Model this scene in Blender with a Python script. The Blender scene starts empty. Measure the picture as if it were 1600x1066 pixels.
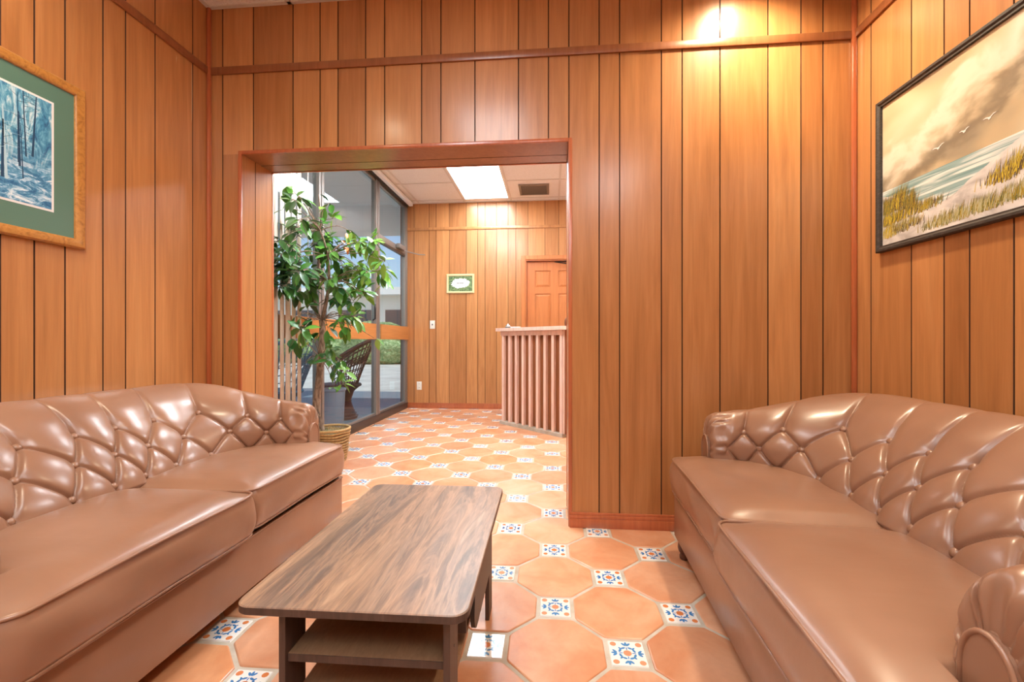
import bpy, bmesh, math, random
from mathutils import Vector, Matrix
R = math.radians
PI = math.pi
rnd = random.Random(7)
C = bpy.context.scene.collection
S = bpy.context.scene

# ------------------------------------------------------------------ camera, world, exposure
CAM_H = 0.945
cd = bpy.data.cameras.new('camera'); cam = bpy.data.objects.new('camera', cd); C.objects.link(cam)
cam.location = (0, 0, CAM_H); cam.rotation_euler = (R(90), 0, R(5.0))
cd.sensor_width = 36; cd.lens = 36 * 690 / 1600; cd.clip_start = 0.02
S.camera = cam
S.view_settings.view_transform = 'Standard'
S.view_settings.look = 'None'
S.view_settings.exposure = 0.0
S.view_settings.gamma = 1.0
S.view_settings.use_curve_mapping = False

w = bpy.data.worlds.new('sky'); S.world = w; w.use_nodes = True
nt = w.node_tree; bg = nt.nodes['Background']
sky = nt.nodes.new('ShaderNodeTexSky'); sky.sky_type = 'NISHITA'; sky.sun_disc = False
sky.sun_elevation = R(48); sky.sun_rotation = R(200); sky.air_density = 1.0; sky.dust_density = 1.5
nt.links.new(sky.outputs[0], bg.inputs[0]); bg.inputs[1].default_value = 0.20
sd = bpy.data.lights.new('sun', 'SUN'); sun = bpy.data.objects.new('sun', sd); C.objects.link(sun)
sd.energy = 4.6; sd.angle = R(0.6); sd.color = (1, .95, .86)
sun.rotation_euler = Vector((-0.75, 0.30, -1.0)).to_track_quat('-Z', 'Y').to_euler()
sun.location = (6, -2, 9)

TROFFER = 17.5        # emission of the fluorescent diffusers in the lounge
HALL = 21
DOWN_W = 120

# ------------------------------------------------------------------ materials
def mat(name, col=(.5, .5, .5), rough=.5, metal=0, spec=.5, coat=0, coat_rough=.1):
    m = bpy.data.materials.new(name); m.use_nodes = True
    b = m.node_tree.nodes['Principled BSDF']
    b.inputs['Base Color'].default_value = (*col, 1); b.inputs['Roughness'].default_value = rough
    b.inputs['Metallic'].default_value = metal; b.inputs['Specular IOR Level'].default_value = spec
    b.inputs['Coat Weight'].default_value = coat; b.inputs['Coat Roughness'].default_value = coat_rough
    return m
class N:
    def __init__(s, m): s.m = m; s.t = m.node_tree; s.b = s.t.nodes['Principled BSDF']
    def add(s, typ, **kw):
        n = s.t.nodes.new(typ)
        for k, v in kw.items(): setattr(n, k, v)
        return n
    def link(s, a, b): s.t.links.new(a, b)
    def coords(s, scale=(1, 1, 1), rot=(0, 0, 0)):
        tc = s.add('ShaderNodeTexCoord'); mp = s.add('ShaderNodeMapping')
        mp.inputs['Scale'].default_value = scale; mp.inputs['Rotation'].default_value = rot
        s.link(tc.outputs['Object'], mp.inputs[0]); return mp.outputs[0]
    def noise(s, vec, scale, detail=4, dist=0, dim='3D', w=None, rough=.5):
        n = s.add('ShaderNodeTexNoise'); n.noise_dimensions = dim
        n.inputs['Scale'].default_value = scale; n.inputs['Detail'].default_value = detail
        n.inputs['Distortion'].default_value = dist; n.inputs['Roughness'].default_value = rough
        s.link(vec, n.inputs['Vector'])
        if w is not None: s.link(w, n.inputs['W'])
        return n.outputs[0]
    def ramp(s, fac, stops):
        r = s.add('ShaderNodeValToRGB'); e = r.color_ramp.elements
        e[0].position = stops[0][0]; e[0].color = (*stops[0][1], 1)
        e[1].position = stops[-1][0]; e[1].color = (*stops[-1][1], 1)
        for p, c in stops[1:-1]:
            x = e.new(p); x.color = (*c, 1)
        s.link(fac, r.inputs[0]); return r.outputs[0]
    def mix(s, fac, a, b, mode='MIX'):
        n = s.add('ShaderNodeMix'); n.data_type = 'RGBA'; n.blend_type = mode
        for sock, v in ((n.inputs[0], fac), (n.inputs[6], a), (n.inputs[7], b)):
            if isinstance(v, (int, float)): sock.default_value = v
            elif isinstance(v, tuple): sock.default_value = (*v, 1)
            else: s.link(v, sock)
        return n.outputs[2]
    def math(s, op, a, b=0.0):
        n = s.add('ShaderNodeMath', operation=op)
        for sock, v in ((n.inputs[0], a), (n.inputs[1], b)):
            if isinstance(v, (int, float)): sock.default_value = v
            else: s.link(v, sock)
        return n.outputs[0]
    def attr(s, name='tint'):
        a = s.add('ShaderNodeAttribute'); a.attribute_name = name; return a.outputs['Fac']
    def bump(s, h, strength=.2, dist=.01):
        b = s.add('ShaderNodeBump'); b.inputs['Strength'].default_value = strength
        b.inputs['Distance'].default_value = dist; s.link(h, b.inputs['Height'])
        s.link(b.outputs[0], s.b.inputs['Normal'])
    def color(s, c): s.link(c, s.b.inputs['Base Color'])

def wood_mat(name, dark, mid, light, scale=(9, 9, .7), rough=.33, coat=.3, tint=True, fine=(60, 60, 2.2)):
    m = mat(name, mid, rough, coat=coat, coat_rough=.18); n = N(m)
    t = n.attr() if tint else None
    w = n.math('MULTIPLY', t, 37.0) if tint else None
    dim = '4D' if tint else '3D'
    a = n.noise(n.coords(scale), 1.0, 4, 2.6, dim, w, .55)
    f = n.noise(n.coords(fine), 1.0, 5, .4, dim, w, .65)
    base = n.ramp(a, [(.28, dark), (.5, mid), (.74, light)])
    c = n.mix(.5, base, n.ramp(f, [(.3, tuple(x * .72 for x in mid)), (.55, mid), (.75, light)]))
    if tint:
        c = n.mix(1.0, c, n.ramp(t, [(0, (.80, .74, .70)), (.5, (1, 1, 1)), (1, (1.12, 1.14, 1.16))]), 'MULTIPLY')
    n.color(c); n.bump(f, .06, .004)
    return m
M = {}
M['panel'] = wood_mat('paneling', (.37, .145, .046), (.52, .226, .077), (.64, .31, .122))
M['groove'] = mat('panel_groove', (.075, .026, .011), .7)
M['trim'] = wood_mat('trim_wood', (.24, .078, .028), (.31, .108, .040), (.38, .145, .058), tint=False)
M['red_trim'] = wood_mat('red_trim_wood', (.38, .095, .035), (.47, .125, .045), (.56, .17, .065), tint=False, rough=.28, coat=.5)
M['door_wood'] = wood_mat('door_wood', (.46, .14, .036), (.56, .185, .050), (.62, .22, .07), tint=False, rough=.4, coat=.2)
M['oak'] = wood_mat('oak_frame', (.16, .05, .010), (.50, .22, .05), (.62, .30, .08), (60, 22, 22), fine=(160, 70, 70), tint=False)
M['dark_frame'] = wood_mat('dark_frame', (.016, .013, .011), (.045, .037, .032), (.12, .10, .085), (60, 14, 60), fine=(160, 30, 160), tint=False, rough=.55, coat=0)
M['cedar'] = wood_mat('counter_cedar', (.62, .36, .26), (.78, .52, .40), (.86, .64, .52), (14, 14, 3), tint=True, rough=.55, coat=0)
M['cedar_back'] = wood_mat('counter_back', (.15, .045, .012), (.24, .075, .020), (.32, .11, .03), tint=True, rough=.6, coat=0)
M['band'] = wood_mat('band_wood', (.40, .15, .04), (.52, .21, .06), (.60, .27, .09), (9, .7, 9), fine=(60, 2, 60), tint=False)

# walnut laminate
def walnut():
    m = mat('walnut_laminate', (.25, .15, .09), .38, coat=.15, coat_rough=.3); n = N(m)
    v = n.coords((11, 1.25, 4))
    a = n.noise(v, 1.0, 6, 3.0, rough=.6)
    b = n.noise(n.coords((85, 5, 10)), 1.0, 5, .6, rough=.7)
    l = n.noise(n.coords((5.2, .25, 1)), 1.0, 2, .3)
    c = n.ramp(a, [(.30, (.055, .040, .034)), (.42, (.19, .115, .076)), (.49, (.42, .245, .145)), (.56, (.23, .145, .10)), (.62, (.36, .22, .135)), (.72, (.50, .33, .21))])
    c = n.mix(.38, c, n.ramp(l, [(.38, (.13, .115, .11)), (.48, (.40, .245, .155)), (.58, (.20, .165, .145)), (.66, (.30, .22, .17))]))
    c = n.mix(.75, c, n.ramp(b, [(.3, (.62, .60, .58)), (.6, (1.12, 1.1, 1.08))]), 'MULTIPLY')
    n.color(c); n.bump(b, .05, .002); return m
M['walnut'] = walnut()
M['walnut_edge'] = wood_mat('table_board', (.040, .023, .018), (.075, .044, .033), (.13, .078, .056), (20, 20, 1.5), tint=False, rough=.5, coat=0)
M['shelf'] = wood_mat('table_shelf', (.24, .13, .065), (.30, .165, .085), (.36, .21, .11), (30, 5, 30), fine=(160, 60, 160), tint=False, rough=.6, coat=0)
M['black_panel'] = mat('table_dark_panel', (.035, .022, .017), .45)

# leather
def leather():
    m = mat('brown_leather', (.42, .19, .10), .33, spec=.5, coat=.25, coat_rough=.2); n = N(m)
    v = n.coords(); a = n.noise(v, 3.0, 3, 0); wv = n.noise(v, 11, 2, 0); st = n.noise(n.coords((4, 22, 22), (0, 0, .5)), 1.6, 2, 0)
    n.color(n.ramp(a, [(.3, (.255, .125, .073)), (.55, (.305, .156, .092)), (.75, (.35, .186, .115))]))
    h = n.math('ADD', n.math('MULTIPLY', wv, .35), n.math('MULTIPLY', st, .25))
    n.bump(h, .12, .012); return m
M['leather'] = leather()
M['leather_dark'] = mat('leather_piping', (.22, .085, .045), .38, coat=.2)
M['under'] = mat('sofa_deck_cloth', (.02, .012, .01), .9)
M['foot'] = mat('sofa_foot_wood', (.10, .03, .015), .35, coat=.4)

# floor
def terracotta():
    m = mat('terracotta', (.6, .3, .16), .36, coat=.18, coat_rough=.22); n = N(m)
    t = n.attr(); w = n.math('MULTIPLY', t, 31.0)
    v = n.coords()
    a = n.noise(v, 5.5, 4, .9, '4D', w, .55); b = n.noise(v, 45, 4, .4, '4D', w, .6)
    c = n.ramp(a, [(.28, (.58, .24, .112)), (.48, (.64, .325, .180)), (.70, (.70, .41, .26))])
    c = n.mix(1, c, n.ramp(t, [(0, (.84, .76, .72)), (.35, (1, .95, .92)), (.7, (1.0, .86, .70)), (1, (1.08, 1.18, 1.26))]), 'MULTIPLY')
    c = n.mix(.35, c, n.ramp(b, [(.3, (.84, .78, .75)), (.7, (1.1, 1.1, 1.1))]), 'MULTIPLY')
    n.color(c); n.link(n.ramp(b, [(.3, (.28,) * 3), (.7, (.46,) * 3)]), n.b.inputs['Roughness'])
    n.bump(a, .12, .01); return m
M['terracotta'] = terracotta()
def grout():
    m = mat('grout', (.5, .43, .34), .8); n = N(m)
    n.color(n.ramp(n.noise(n.coords(), 14, 4), [(.3, (.40, .33, .25)), (.7, (.56, .50, .41))])); return m
M['grout'] = grout()
M['tile_white'] = mat('glazed_white', (.80, .78, .72), .15, coat=.5, coat_rough=.06)
def blue():
    m = mat('glaze_blue', (.05, .19, .46), .2, coat=.4); n = N(m)
    n.color(n.ramp(n.attr(), [(0, (.025, .085, .22)), (.4, (.035, .17, .44)), (.75, (.07, .25, .52)), (1, (.28, .38, .50))])); return m
M['tile_blue'] = blue()
def orange():
    m = mat('glaze_orange', (.62, .19, .05), .2, coat=.4); n = N(m)
    n.color(n.ramp(n.attr(), [(0, (.52, .12, .03)), (.6, (.64, .20, .06)), (1, (.70, .40, .28))])); return m
M['tile_orange'] = orange()

def ceil():
    m = mat('ceiling_tile', (.78, .76, .72), .9); n = N(m)
    f = n.noise(n.coords(), 140, 3); n.color(n.ramp(f, [(.3, (.70, .69, .67)), (.5, (.88, .88, .87))])); n.bump(f, .3, .004); return m
M['ceiling'] = ceil()
M['tbar'] = mat('ceiling_bar', (.70, .68, .65), .5)
def emit(name, col, s):
    m = mat(name, col, .5); b = m.node_tree.nodes['Principled BSDF']
    b.inputs['Emission Color'].default_value = (*col, 1); b.inputs['Emission Strength'].default_value = s; return m
M['diffuser'] = emit('fluorescent_diffuser', (.90, .96, 1), TROFFER)
M['diffuser_hall'] = emit('hall_fluorescent_diffuser', (.86, .94, 1), HALL)
M['diffuser_hall_near'] = emit('hall_near_diffuser', (.86, .94, 1), HALL*1.9)
M['bulb'] = emit('warm_bulb', (1, .80, .52), 18)
M['white_paint'] = mat('white_enamel', (.80, .79, .77), .4)
M['plastic'] = mat('ivory_plastic', (.82, .79, .70), .35)
M['slot'] = mat('slot_dark', (.04, .035, .03), .6)
M['vent'] = mat('vent_metal', (.30, .27, .24), .5, metal=.3)
M['bronze'] = mat('bronze_aluminium', (.085, .072, .062), .38, metal=.6)
M['alu'] = mat('grey_aluminium', (.27, .25, .23), .4, metal=.5)
M['black'] = mat('black_metal', (.015, .015, .016), .35)
M['blind'] = mat('blind_fabric', (.70, .65, .55), .8)
M['chrome'] = mat('chrome', (.7, .7, .7), .15, metal=1)

def glass():
    m = bpy.data.materials.new('window_glass'); m.use_nodes = True; t = m.node_tree
    for x in list(t.nodes): t.nodes.remove(x)
    o = t.nodes.new('ShaderNodeOutputMaterial'); mx = t.nodes.new('ShaderNodeMixShader')
    tr = t.nodes.new('ShaderNodeBsdfTransparent'); tr.inputs[0].default_value = (.86, .92, .94, 1)
    gl = t.nodes.new('ShaderNodeBsdfGlossy'); gl.inputs['Roughness'].default_value = .01
    fr = t.nodes.new('ShaderNodeFresnel'); fr.inputs[0].default_value = 1.5
    ge = t.nodes.new('ShaderNodeNewGeometry'); mu = t.nodes.new('ShaderNodeMath'); mu.operation = 'SUBTRACT'; mu.inputs[0].default_value = 1
    t.links.new(ge.outputs['Backfacing'], mu.inputs[1]); m2 = t.nodes.new('ShaderNodeMath'); m2.operation = 'MULTIPLY'; m2.inputs[1].default_value = 1.0
    t.links.new(fr.outputs[0], m2.inputs[0]); t.links.new(mu.outputs[0], m2.inputs[1]); t.links.new(m2.outputs[0], mx.inputs[0]); t.links.new(tr.outputs[0], mx.inputs[1]); t.links.new(gl.outputs[0], mx.inputs[2])
    t.links.new(mx.outputs[0], o.inputs[0]); return m
M['glass'] = glass()

# ------------------------------------------------------------------ mesh builder
class MB:
    def __init__(s): s.v = []; s.f = []; s.m = []; s.t = []; s.mats = []
    def mi(s, m):
        if m not in s.mats: s.mats.append(m)
        return s.mats.index(m)
    def face(s, idx, m, tint=.5): s.f.append(idx); s.m.append(s.mi(m)); s.t.append(tint)
    def poly(s, pts, m, tint=.5):
        b = len(s.v); s.v += [tuple(p) for p in pts]; s.face(list(range(b, b + len(pts))), m, tint)
    def box(s, lo, hi, m, tint=.5, mx=None, bev=0):
        x0, y0, z0 = lo; x1, y1, z1 = hi
        if bev <= 0:
            P = [(x0,y0,z0),(x1,y0,z0),(x1,y1,z0),(x0,y1,z0),(x0,y0,z1),(x1,y0,z1),(x1,y1,z1),(x0,y1,z1)]
            F = [(0,3,2,1),(4,5,6,7),(0,1,5,4),(1,2,6,5),(2,3,7,6),(3,0,4,7)]
        else:
            bm = bmesh.new(); bmesh.ops.create_cube(bm, size=1)
            for q in bm.verts: q.co = Vector(((x0+x1)/2 + q.co.x*(x1-x0), (y0+y1)/2 + q.co.y*(y1-y0), (z0+z1)/2 + q.co.z*(z1-z0)))
            bmesh.ops.bevel(bm, geom=bm.edges[:], offset=bev, segments=2, affect='EDGES', profile=.5)
            bm.verts.index_update()
            P = [tuple(q.co) for q in bm.verts]; F = [tuple(q.index for q in f.verts) for f in bm.faces]; bm.free()
        b = len(s.v)
        s.v += [tuple(mx @ Vector(p)) for p in P] if mx else P
        for f in F: s.face([b+i for i in f], m, tint)
    def rings(s, rs, m, closed=True, cap0=False, cap1=False, tint=.5):
        b = len(s.v); n = len(rs[0])
        for r in rs: s.v += [tuple(p) for p in r]
        for i in range(len(rs) - 1):
            for j in range(n if closed else n - 1):
                k = (j + 1) % n
                s.face([b+i*n+j, b+i*n+k, b+(i+1)*n+k, b+(i+1)*n+j], m, tint)
        if cap0: s.face([b+j for j in range(n)][::-1], m, tint)
        if cap1: s.face([b+(len(rs)-1)*n+j for j in range(n)], m, tint)
    def tube(s, pts, rad, m, seg=8, closed=False, tint=.5):
        pts = [Vector(p) for p in pts]; n = len(pts)
        rad = rad if isinstance(rad, (list, tuple)) else [rad] * n
        rs = []; up = None
        for i, p in enumerate(pts):
            if closed: d = pts[(i+1) % n] - pts[i-1]
            else: d = pts[min(i+1, n-1)] - pts[max(i-1, 0)]
            d.normalize()
            if up is None:
                up = Vector((0, 0, 1)) if abs(d.z) < .9 else Vector((1, 0, 0))
            a = d.cross(up).normalized(); bb = a.cross(d).normalized(); up = bb
            rs.append([p + (a*math.cos(2*PI*k/seg) + bb*math.sin(2*PI*k/seg)) * rad[i] for k in range(seg)])
        if closed: rs.append(rs[0])
        s.rings(rs, m, True, not closed, not closed, tint)
    def lathe(s, prof, cen, m, seg=24, tint=.5, axis='z'):
        cx, cy, cz = cen; rs = []
        for r, z in prof:
            ring = []
            for k in range(seg):
                a = 2*PI*k/seg
                if axis == 'z': ring.append((cx + r*math.cos(a), cy + r*math.sin(a), cz + z))
                elif axis == 'x': ring.append((cx + z, cy + r*math.cos(a), cz + r*math.sin(a)))
                else: ring.append((cx + r*math.cos(a), cy + z, cz + r*math.sin(a)))
            rs.append(ring)
        s.rings(rs, m, True, True, True, tint)
    def prism(s, pts2, z0, z1, m, tint=.5, fn=None, mtop=None):
        """pts2 outline (ccw), extruded z0..z1; fn maps (a,b,h) to a point"""
        fn = fn or (lambda a, b, h: (a, b, h))
        n = len(pts2); b = len(s.v)
        s.v += [tuple(fn(p[0], p[1], z0)) for p in pts2] + [tuple(fn(p[0], p[1], z1)) for p in pts2]
        for j in range(n):
            k = (j+1) % n; s.face([b+j, b+k, b+n+k, b+n+j], m, tint)
        s.face([b+j for j in range(n)][::-1], m, tint); s.face([b+n+j for j in range(n)], mtop or m, tint)
    def build(s, name, parent=None, smooth=False, fix=True, auto=None):
        me = bpy.data.meshes.new(name); me.from_pydata(s.v, [], s.f); 
        for m in s.mats: me.materials.append(m)
        me.polygons.foreach_set('material_index', s.m)
        at = me.attributes.new('tint', 'FLOAT', 'FACE'); at.data.foreach_set('value', s.t)
        if fix:
            bm = bmesh.new(); bm.from_mesh(me); bmesh.ops.recalc_face_normals(bm, faces=bm.faces[:]); bm.to_mesh(me); bm.free()
        if smooth: me.polygons.foreach_set('use_smooth', [True] * len(me.polygons))
        if auto is not None:
            me.polygons.foreach_set('use_smooth', [True] * len(me.polygons)); me.set_sharp_from_angle(angle=R(auto))
        me.update()
        o = bpy.data.objects.new(name, me); C.objects.link(o)
        if parent: o.parent = parent
        return o
def empty(name, loc=(0, 0, 0), rz=0, rot=None):
    o = bpy.data.objects.new(name, None); C.objects.link(o); o.location = loc
    o.rotation_euler = rot or (0, 0, rz); o.empty_display_size = .1; return o
def tag(o, label, cat, group=None, kind=None):
    o['label'] = label; o['category'] = cat
    if group: o['group'] = group
    if kind: o['kind'] = kind
    return o
def struct(o): o['kind'] = 'structure'; return o
def round_poly(pts, rads, seg=6):
    out = []; n = len(pts)
    for i in range(n):
        p = Vector(pts[i]); a = Vector(pts[i-1]); b = Vector(pts[(i+1) % n]); r = rads[i] if isinstance(rads, (list, tuple)) else rads
        if r <= 0: out.append(tuple(p)); continue
        d1 = (a-p).normalized(); d2 = (b-p).normalized(); ang = d1.angle(d2)
        t = r / math.tan(ang/2); c = p + (d1+d2).normalized() * (r / math.sin(ang/2))
        s0 = p + d1*t - c; s1 = p + d2*t - c
        a0 = math.atan2(s0.y, s0.x); a1 = math.atan2(s1.y, s1.x); da = (a1-a0+PI) % (2*PI) - PI
        for k in range(seg+1):
            th = a0 + da*k/seg; out.append((c.x + r*math.cos(th), c.y + r*math.sin(th)))
    return out

# ------------------------------------------------------------------ room dimensions
XL, XR, YW, TH = -1.87, 1.465, 2.27, .27       # lounge side walls, partition face and thickness
OX0, OX1, OZ = -1.68, .093, 1.965              # opening
ZC, ZH = 2.765, 2.88                             # lounge and hall ceilings
YB = -2.3                                       # wall behind the camera
GX, YF, HXR = -2.02, 6.09, 2.6                  # glass wall, far wall, hall right wall
BAT = 2.42                                      # batten height

def plank_strip(mb, edges, z0, z1, fn, gap=.0017, dep=.009, m=None):
    m = m or M['panel']
    """vertical boards between successive edges; fn(a, z, d) -> world, d = 0 on the face, negative into the wall"""
    for a, b in zip(edges[:-1], edges[1:]):
        t = random.Random(int(round((a+b)*500))).random(); a2, b2 = a + gap, b - gap
        o = [(a2, z0), (b2, z0), (b2, z1), (a2, z1)]; c = .0012; i = [(a2+c, z0), (b2-c, z0), (b2-c, z1), (a2+c, z1)]
        P = [fn(x, z, -dep) for x, z in o] + [fn(x, z, -.002) for x, z in o] + [fn(x, z, 0) for x, z in i]
        k = len(mb.v); mb.v += P
        for lay in (0, 4):
            for j in range(4): mb.face([k+lay+j, k+lay+(j+1) % 4, k+lay+4+(j+1) % 4, k+lay+4+j], M['groove'], t)
        mb.face([k+8, k+9, k+10, k+11], m, t)
def extend(edges, lo, hi):
    """continue a groove pattern outwards with random widths"""
    e = sorted(edges)
    while e[0] > lo + .25: e.insert(0, e[0] - rnd.choice((.1, .13, .16, .2, .24)))
    while e[-1] < hi - .25: e.append(e[-1] + rnd.choice((.1, .13, .16, .2, .24)))
    return [lo] + [x for x in e if lo + .01 < x < hi - .01] + [hi]

# --- partition wall with the opening
gb = [-1.788, -1.61, -1.384, -1.232, -1.132, -0.979, -0.875, -0.675, -0.572, -0.392, -0.165, -0.011, .245, .347, .553, .654, .836, 1.063, 1.217, 1.319]
mb = MB(); fb = lambda a, z, d: (a, YW - d, z)
e = [XL] + gb + [XR]
plank_strip(mb, [XL, -1.788, OX0], 0, OZ, fb)
plank_strip(mb, [x for x in e if x < OX1 - .02] + [OX1], OZ, ZC, fb)
plank_strip(mb, e[:3][:0] + [OX1] + [x for x in e if x > OX1 + .02], 0, ZC, fb)
plank_strip(mb, [OX0 + 0.0] + [], 0, 0, fb)
D = M['groove']; y0, y1 = YW + .0085, YW + TH - .0085
mb.box((GX - .1, y0, 0), (OX0 - .009, y1, 3.0), D); mb.box((OX0 - .009, y0, OZ + .009), (OX1 + .009, y1, 3.0), D); mb.box((OX1 + .009, y0, 0), (HXR + .1, y1, 3.0), D)
# jambs and soffit boards
plank_strip(mb, [YW, YW + .115, YW + TH], 0, OZ, lambda a, z, d: (OX0 + d, a, z))
plank_strip(mb, [YW, YW + .115, YW + TH], 0, OZ, lambda a, z, d: (OX1 - d, a, z))
plank_strip(mb, [YW, YW + .165, YW + TH], OX0, OX1, lambda a, z, d: (z, a, OZ - d), m=M['trim'])  # soffit boards use the darker trim wood, their shade put into the colour
# hall side
fh = lambda a, z, d: (a, YW + TH + d, z)
plank_strip(mb, [GX, OX0], 0, OZ, fh); plank_strip(mb, extend([-1.3, -.9, -.4, 0, .4], GX, HXR), OZ, ZH, fh)
plank_strip(mb, extend([.4, .6, .9], OX1, HXR), 0, OZ, fh)
struct(mb.build('wall_front'))
# --- left wall
mb = MB(); g = [1.448, 1.55, 1.695, 1.794, 1.94, 2.161]
plank_strip(mb, extend(g, YB, YW), 0, ZC, lambda a, z, d: (XL + d, a, z))
sc = mat('bare_wood_scratch', (.62, .42, .24), .7)
for y, za, zb in ((2.155, 2.08, 2.40), (2.06, 2.33, 2.385)): mb.poly([(XL + .0003, y - .002, za), (XL + .0003, y + .0015, za + .03), (XL + .0003, y + .003, (za+zb)/2), (XL + .0003, y + .001, zb), (XL + .0003, y - .0025, zb - .02)], sc)
mb.box((XL - .10, YB - .1, 0), (XL - .0085, YW + .02, 3.0), D); struct(mb.build('wall_left'))
# --- right wall
mb = MB(); g = [2.163, 1.935, 1.785, 1.684, 1.535]
plank_strip(mb, extend(g, YB, YW), 0, ZC, lambda a, z, d: (XR - d, a, z))
mb.box((XR + .0085, YB - .1, 0), (XR + .10, YW + .02, 3.0), D); struct(mb.build('wall_right'))
# --- wall behind the camera
mb = MB(); plank_strip(mb, extend([-1, -.8, -.4, 0, .5], XL, XR), 0, ZC, lambda a, z, d: (a, YB + d, z))
mb.box((XL - .1, YB - .1, 0), (XR + .1, YB - .0085, 3.0), D); struct(mb.build('wall_back'))
# --- hall far wall (with the doorway cut)
DX0, DX1, DZ = -.352, .46, 2.07
mb = MB(); g = [-1.92, -1.704, -1.603, -1.415, -1.175, -1.012, -.908, -.747, -.586, -.479, -.311, -.078, .11, .3, .62, .8]
ff = lambda a, z, d: (a, YF - d, z); e = extend(g, GX, HXR)
plank_strip(mb, [x for x in e if x < DX0 - .02] + [DX0], 0, DZ, ff)
plank_strip(mb, [DX1] + [x for x in e if x > DX1 + .02], 0, DZ, ff)
plank_strip(mb, e, DZ, ZH, ff)
mb.box((GX - .1, YF + .0085, 0), (DX0, YF + .16, 3.0), D); mb.box((DX1, YF + .0085, 0), (HXR + .1, YF + .16, 3.0), D); mb.box((DX0, YF + .0085, DZ), (DX1, YF + .16, 3.0), D)
struct(mb.build('wall_far'))
mb = MB(); plank_strip(mb, extend([3, 3.3, 3.5, 4, 4.5], YW + TH, YF), 0, ZH, lambda a, z, d: (HXR - d, a, z))
mb.box((HXR + .0085, YW + TH, 0), (HXR + .1, YF + .1, 3.0), D); struct(mb.build('wall_hall'))

# --- ceilings
def ceiling(name, x0, x1, y0, y1, z, gx, gy, holes):
    mb = MB(); xs = [x0] + [g for g in gx if x0 + .02 < g < x1 - .02] + [x1]; ys = [y0] + [g for g in gy if y0 + .02 < g < y1 - .02] + [y1]
    for a, b in zip(xs[:-1], xs[1:]):
        for c, d in zip(ys[:-1], ys[1:]):
            if any(h[0] < (a+b)/2 < h[1] and h[2] < (c+d)/2 < h[3] for h in holes): continue
            mb.box((a, c, z + .004), (b, d, z + .03), M['ceiling'])
    for g in xs[1:-1]: mb.box((g - .012, y0, z - .003), (g + .012, y1, z + .005), M['tbar'])
    for g in ys[1:-1]:
        for a, b in zip(xs[:-1], xs[1:]):
            if any(h[0] < (a+b)/2 < h[1] and h[2] < g < h[3] for h in holes): continue
            mb.box((a + .012, g - .012, z - .002), (b - .012, g + .012, z + .005), M['tbar'])
    for (a, b, c, d) in ((x0, x1, y0, y0 + .02), (x0, x1, y1 - .02, y1), (x0, x0 + .02, y0 + .02, y1 - .02), (x1 - .02, x1, y0 + .02, y1 - .02)):
        mb.box((a, c, z - .003), (b, d, z + .006), M['tbar'])
    mb.box((x0 - .05, y0 - .05, z + .11), (x1 + .05, y1 + .05, z + .14), M['white_paint'])
    return struct(mb.build(name))
LG = [-.80, -.20, .40, 1.0, -1.4]
ceiling('ceiling', XL, XR, YB, YW, ZC, sorted(LG), [-1.94, -1.33, -.72, -.11, .50, 1.11, 1.72], [(-.80, -.20, -.11, 1.11), (-.80, -.20, -1.94, -.72), (.4, 1.0, -1.33, -.11)])
HX = [-1.84, -1.19, -.54, .11, .76, 1.41, 2.06]; HY = [2.72, 3.36, 4.01, 4.66, 5.31, 5.96]
ceiling('ceiling_hall', GX, HXR, YW + TH, YF, ZH, HX, HY, [(-1.19, -.54, 4.66, 5.96), (.76, 1.41, 3.36, 4.66), (-1.19, -.54, 2.72, 4.01)])

def troffer(x0, x1, y0, y1, z, dm, label):
    t = empty('ceiling_light', ((x0+x1)/2, (y0+y1)/2, z)); cx, cy = (x0+x1)/2, (y0+y1)/2; hx, hy = (x1-x0)/2 - .013, (y1-y0)/2 - .013
    f = MB(); w_ = .022
    for a in ((-hx, -hy, -hx + w_, hy), (hx - w_, -hy, hx, hy), (-hx + w_, -hy, hx - w_, -hy + w_), (-hx + w_, hy - w_, hx - w_, hy)):
        f.box((a[0], a[1], -.004), (a[2], a[3], .02), M['white_paint'])
    f.box((-hx, -hy, .06), (hx, hy, .08), M['white_paint']); f.build('frame', t)
    d = MB(); d.box((-hx + w_, -hy + w_, .002), (hx - w_, hy - w_, .010), dm); d.build('diffuser', t)
    tag(t, label, 'ceiling light', 'fluorescent ceiling panels'); return t
troffer(-1.19, -.54, 4.66, 5.96, ZH, M['diffuser_hall'], 'bright fluorescent ceiling panel seen through the opening, left of the vent')
troffer(.76, 1.41, 3.36, 4.66, ZH, M['diffuser_hall_near'], 'fluorescent ceiling panel in the hall, to the right behind the partition')
troffer(-1.19, -.54, 2.72, 4.01, ZH, M['diffuser_hall_near'], 'fluorescent hall ceiling panel just past the opening, above the potted tree')
troffer(-.80, -.20, -.11, 1.11, ZC, M['diffuser'], 'fluorescent ceiling panel of the lounge above the coffee table')
troffer(-.80, -.20, -1.94, -.72, ZC, M['diffuser'], 'fluorescent ceiling panel at the back of the lounge, left one')
troffer(.40, 1.0, -1.33, -.11, ZC, M['diffuser'], 'fluorescent ceiling panel at the back of the lounge, beside the right wall')

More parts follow.
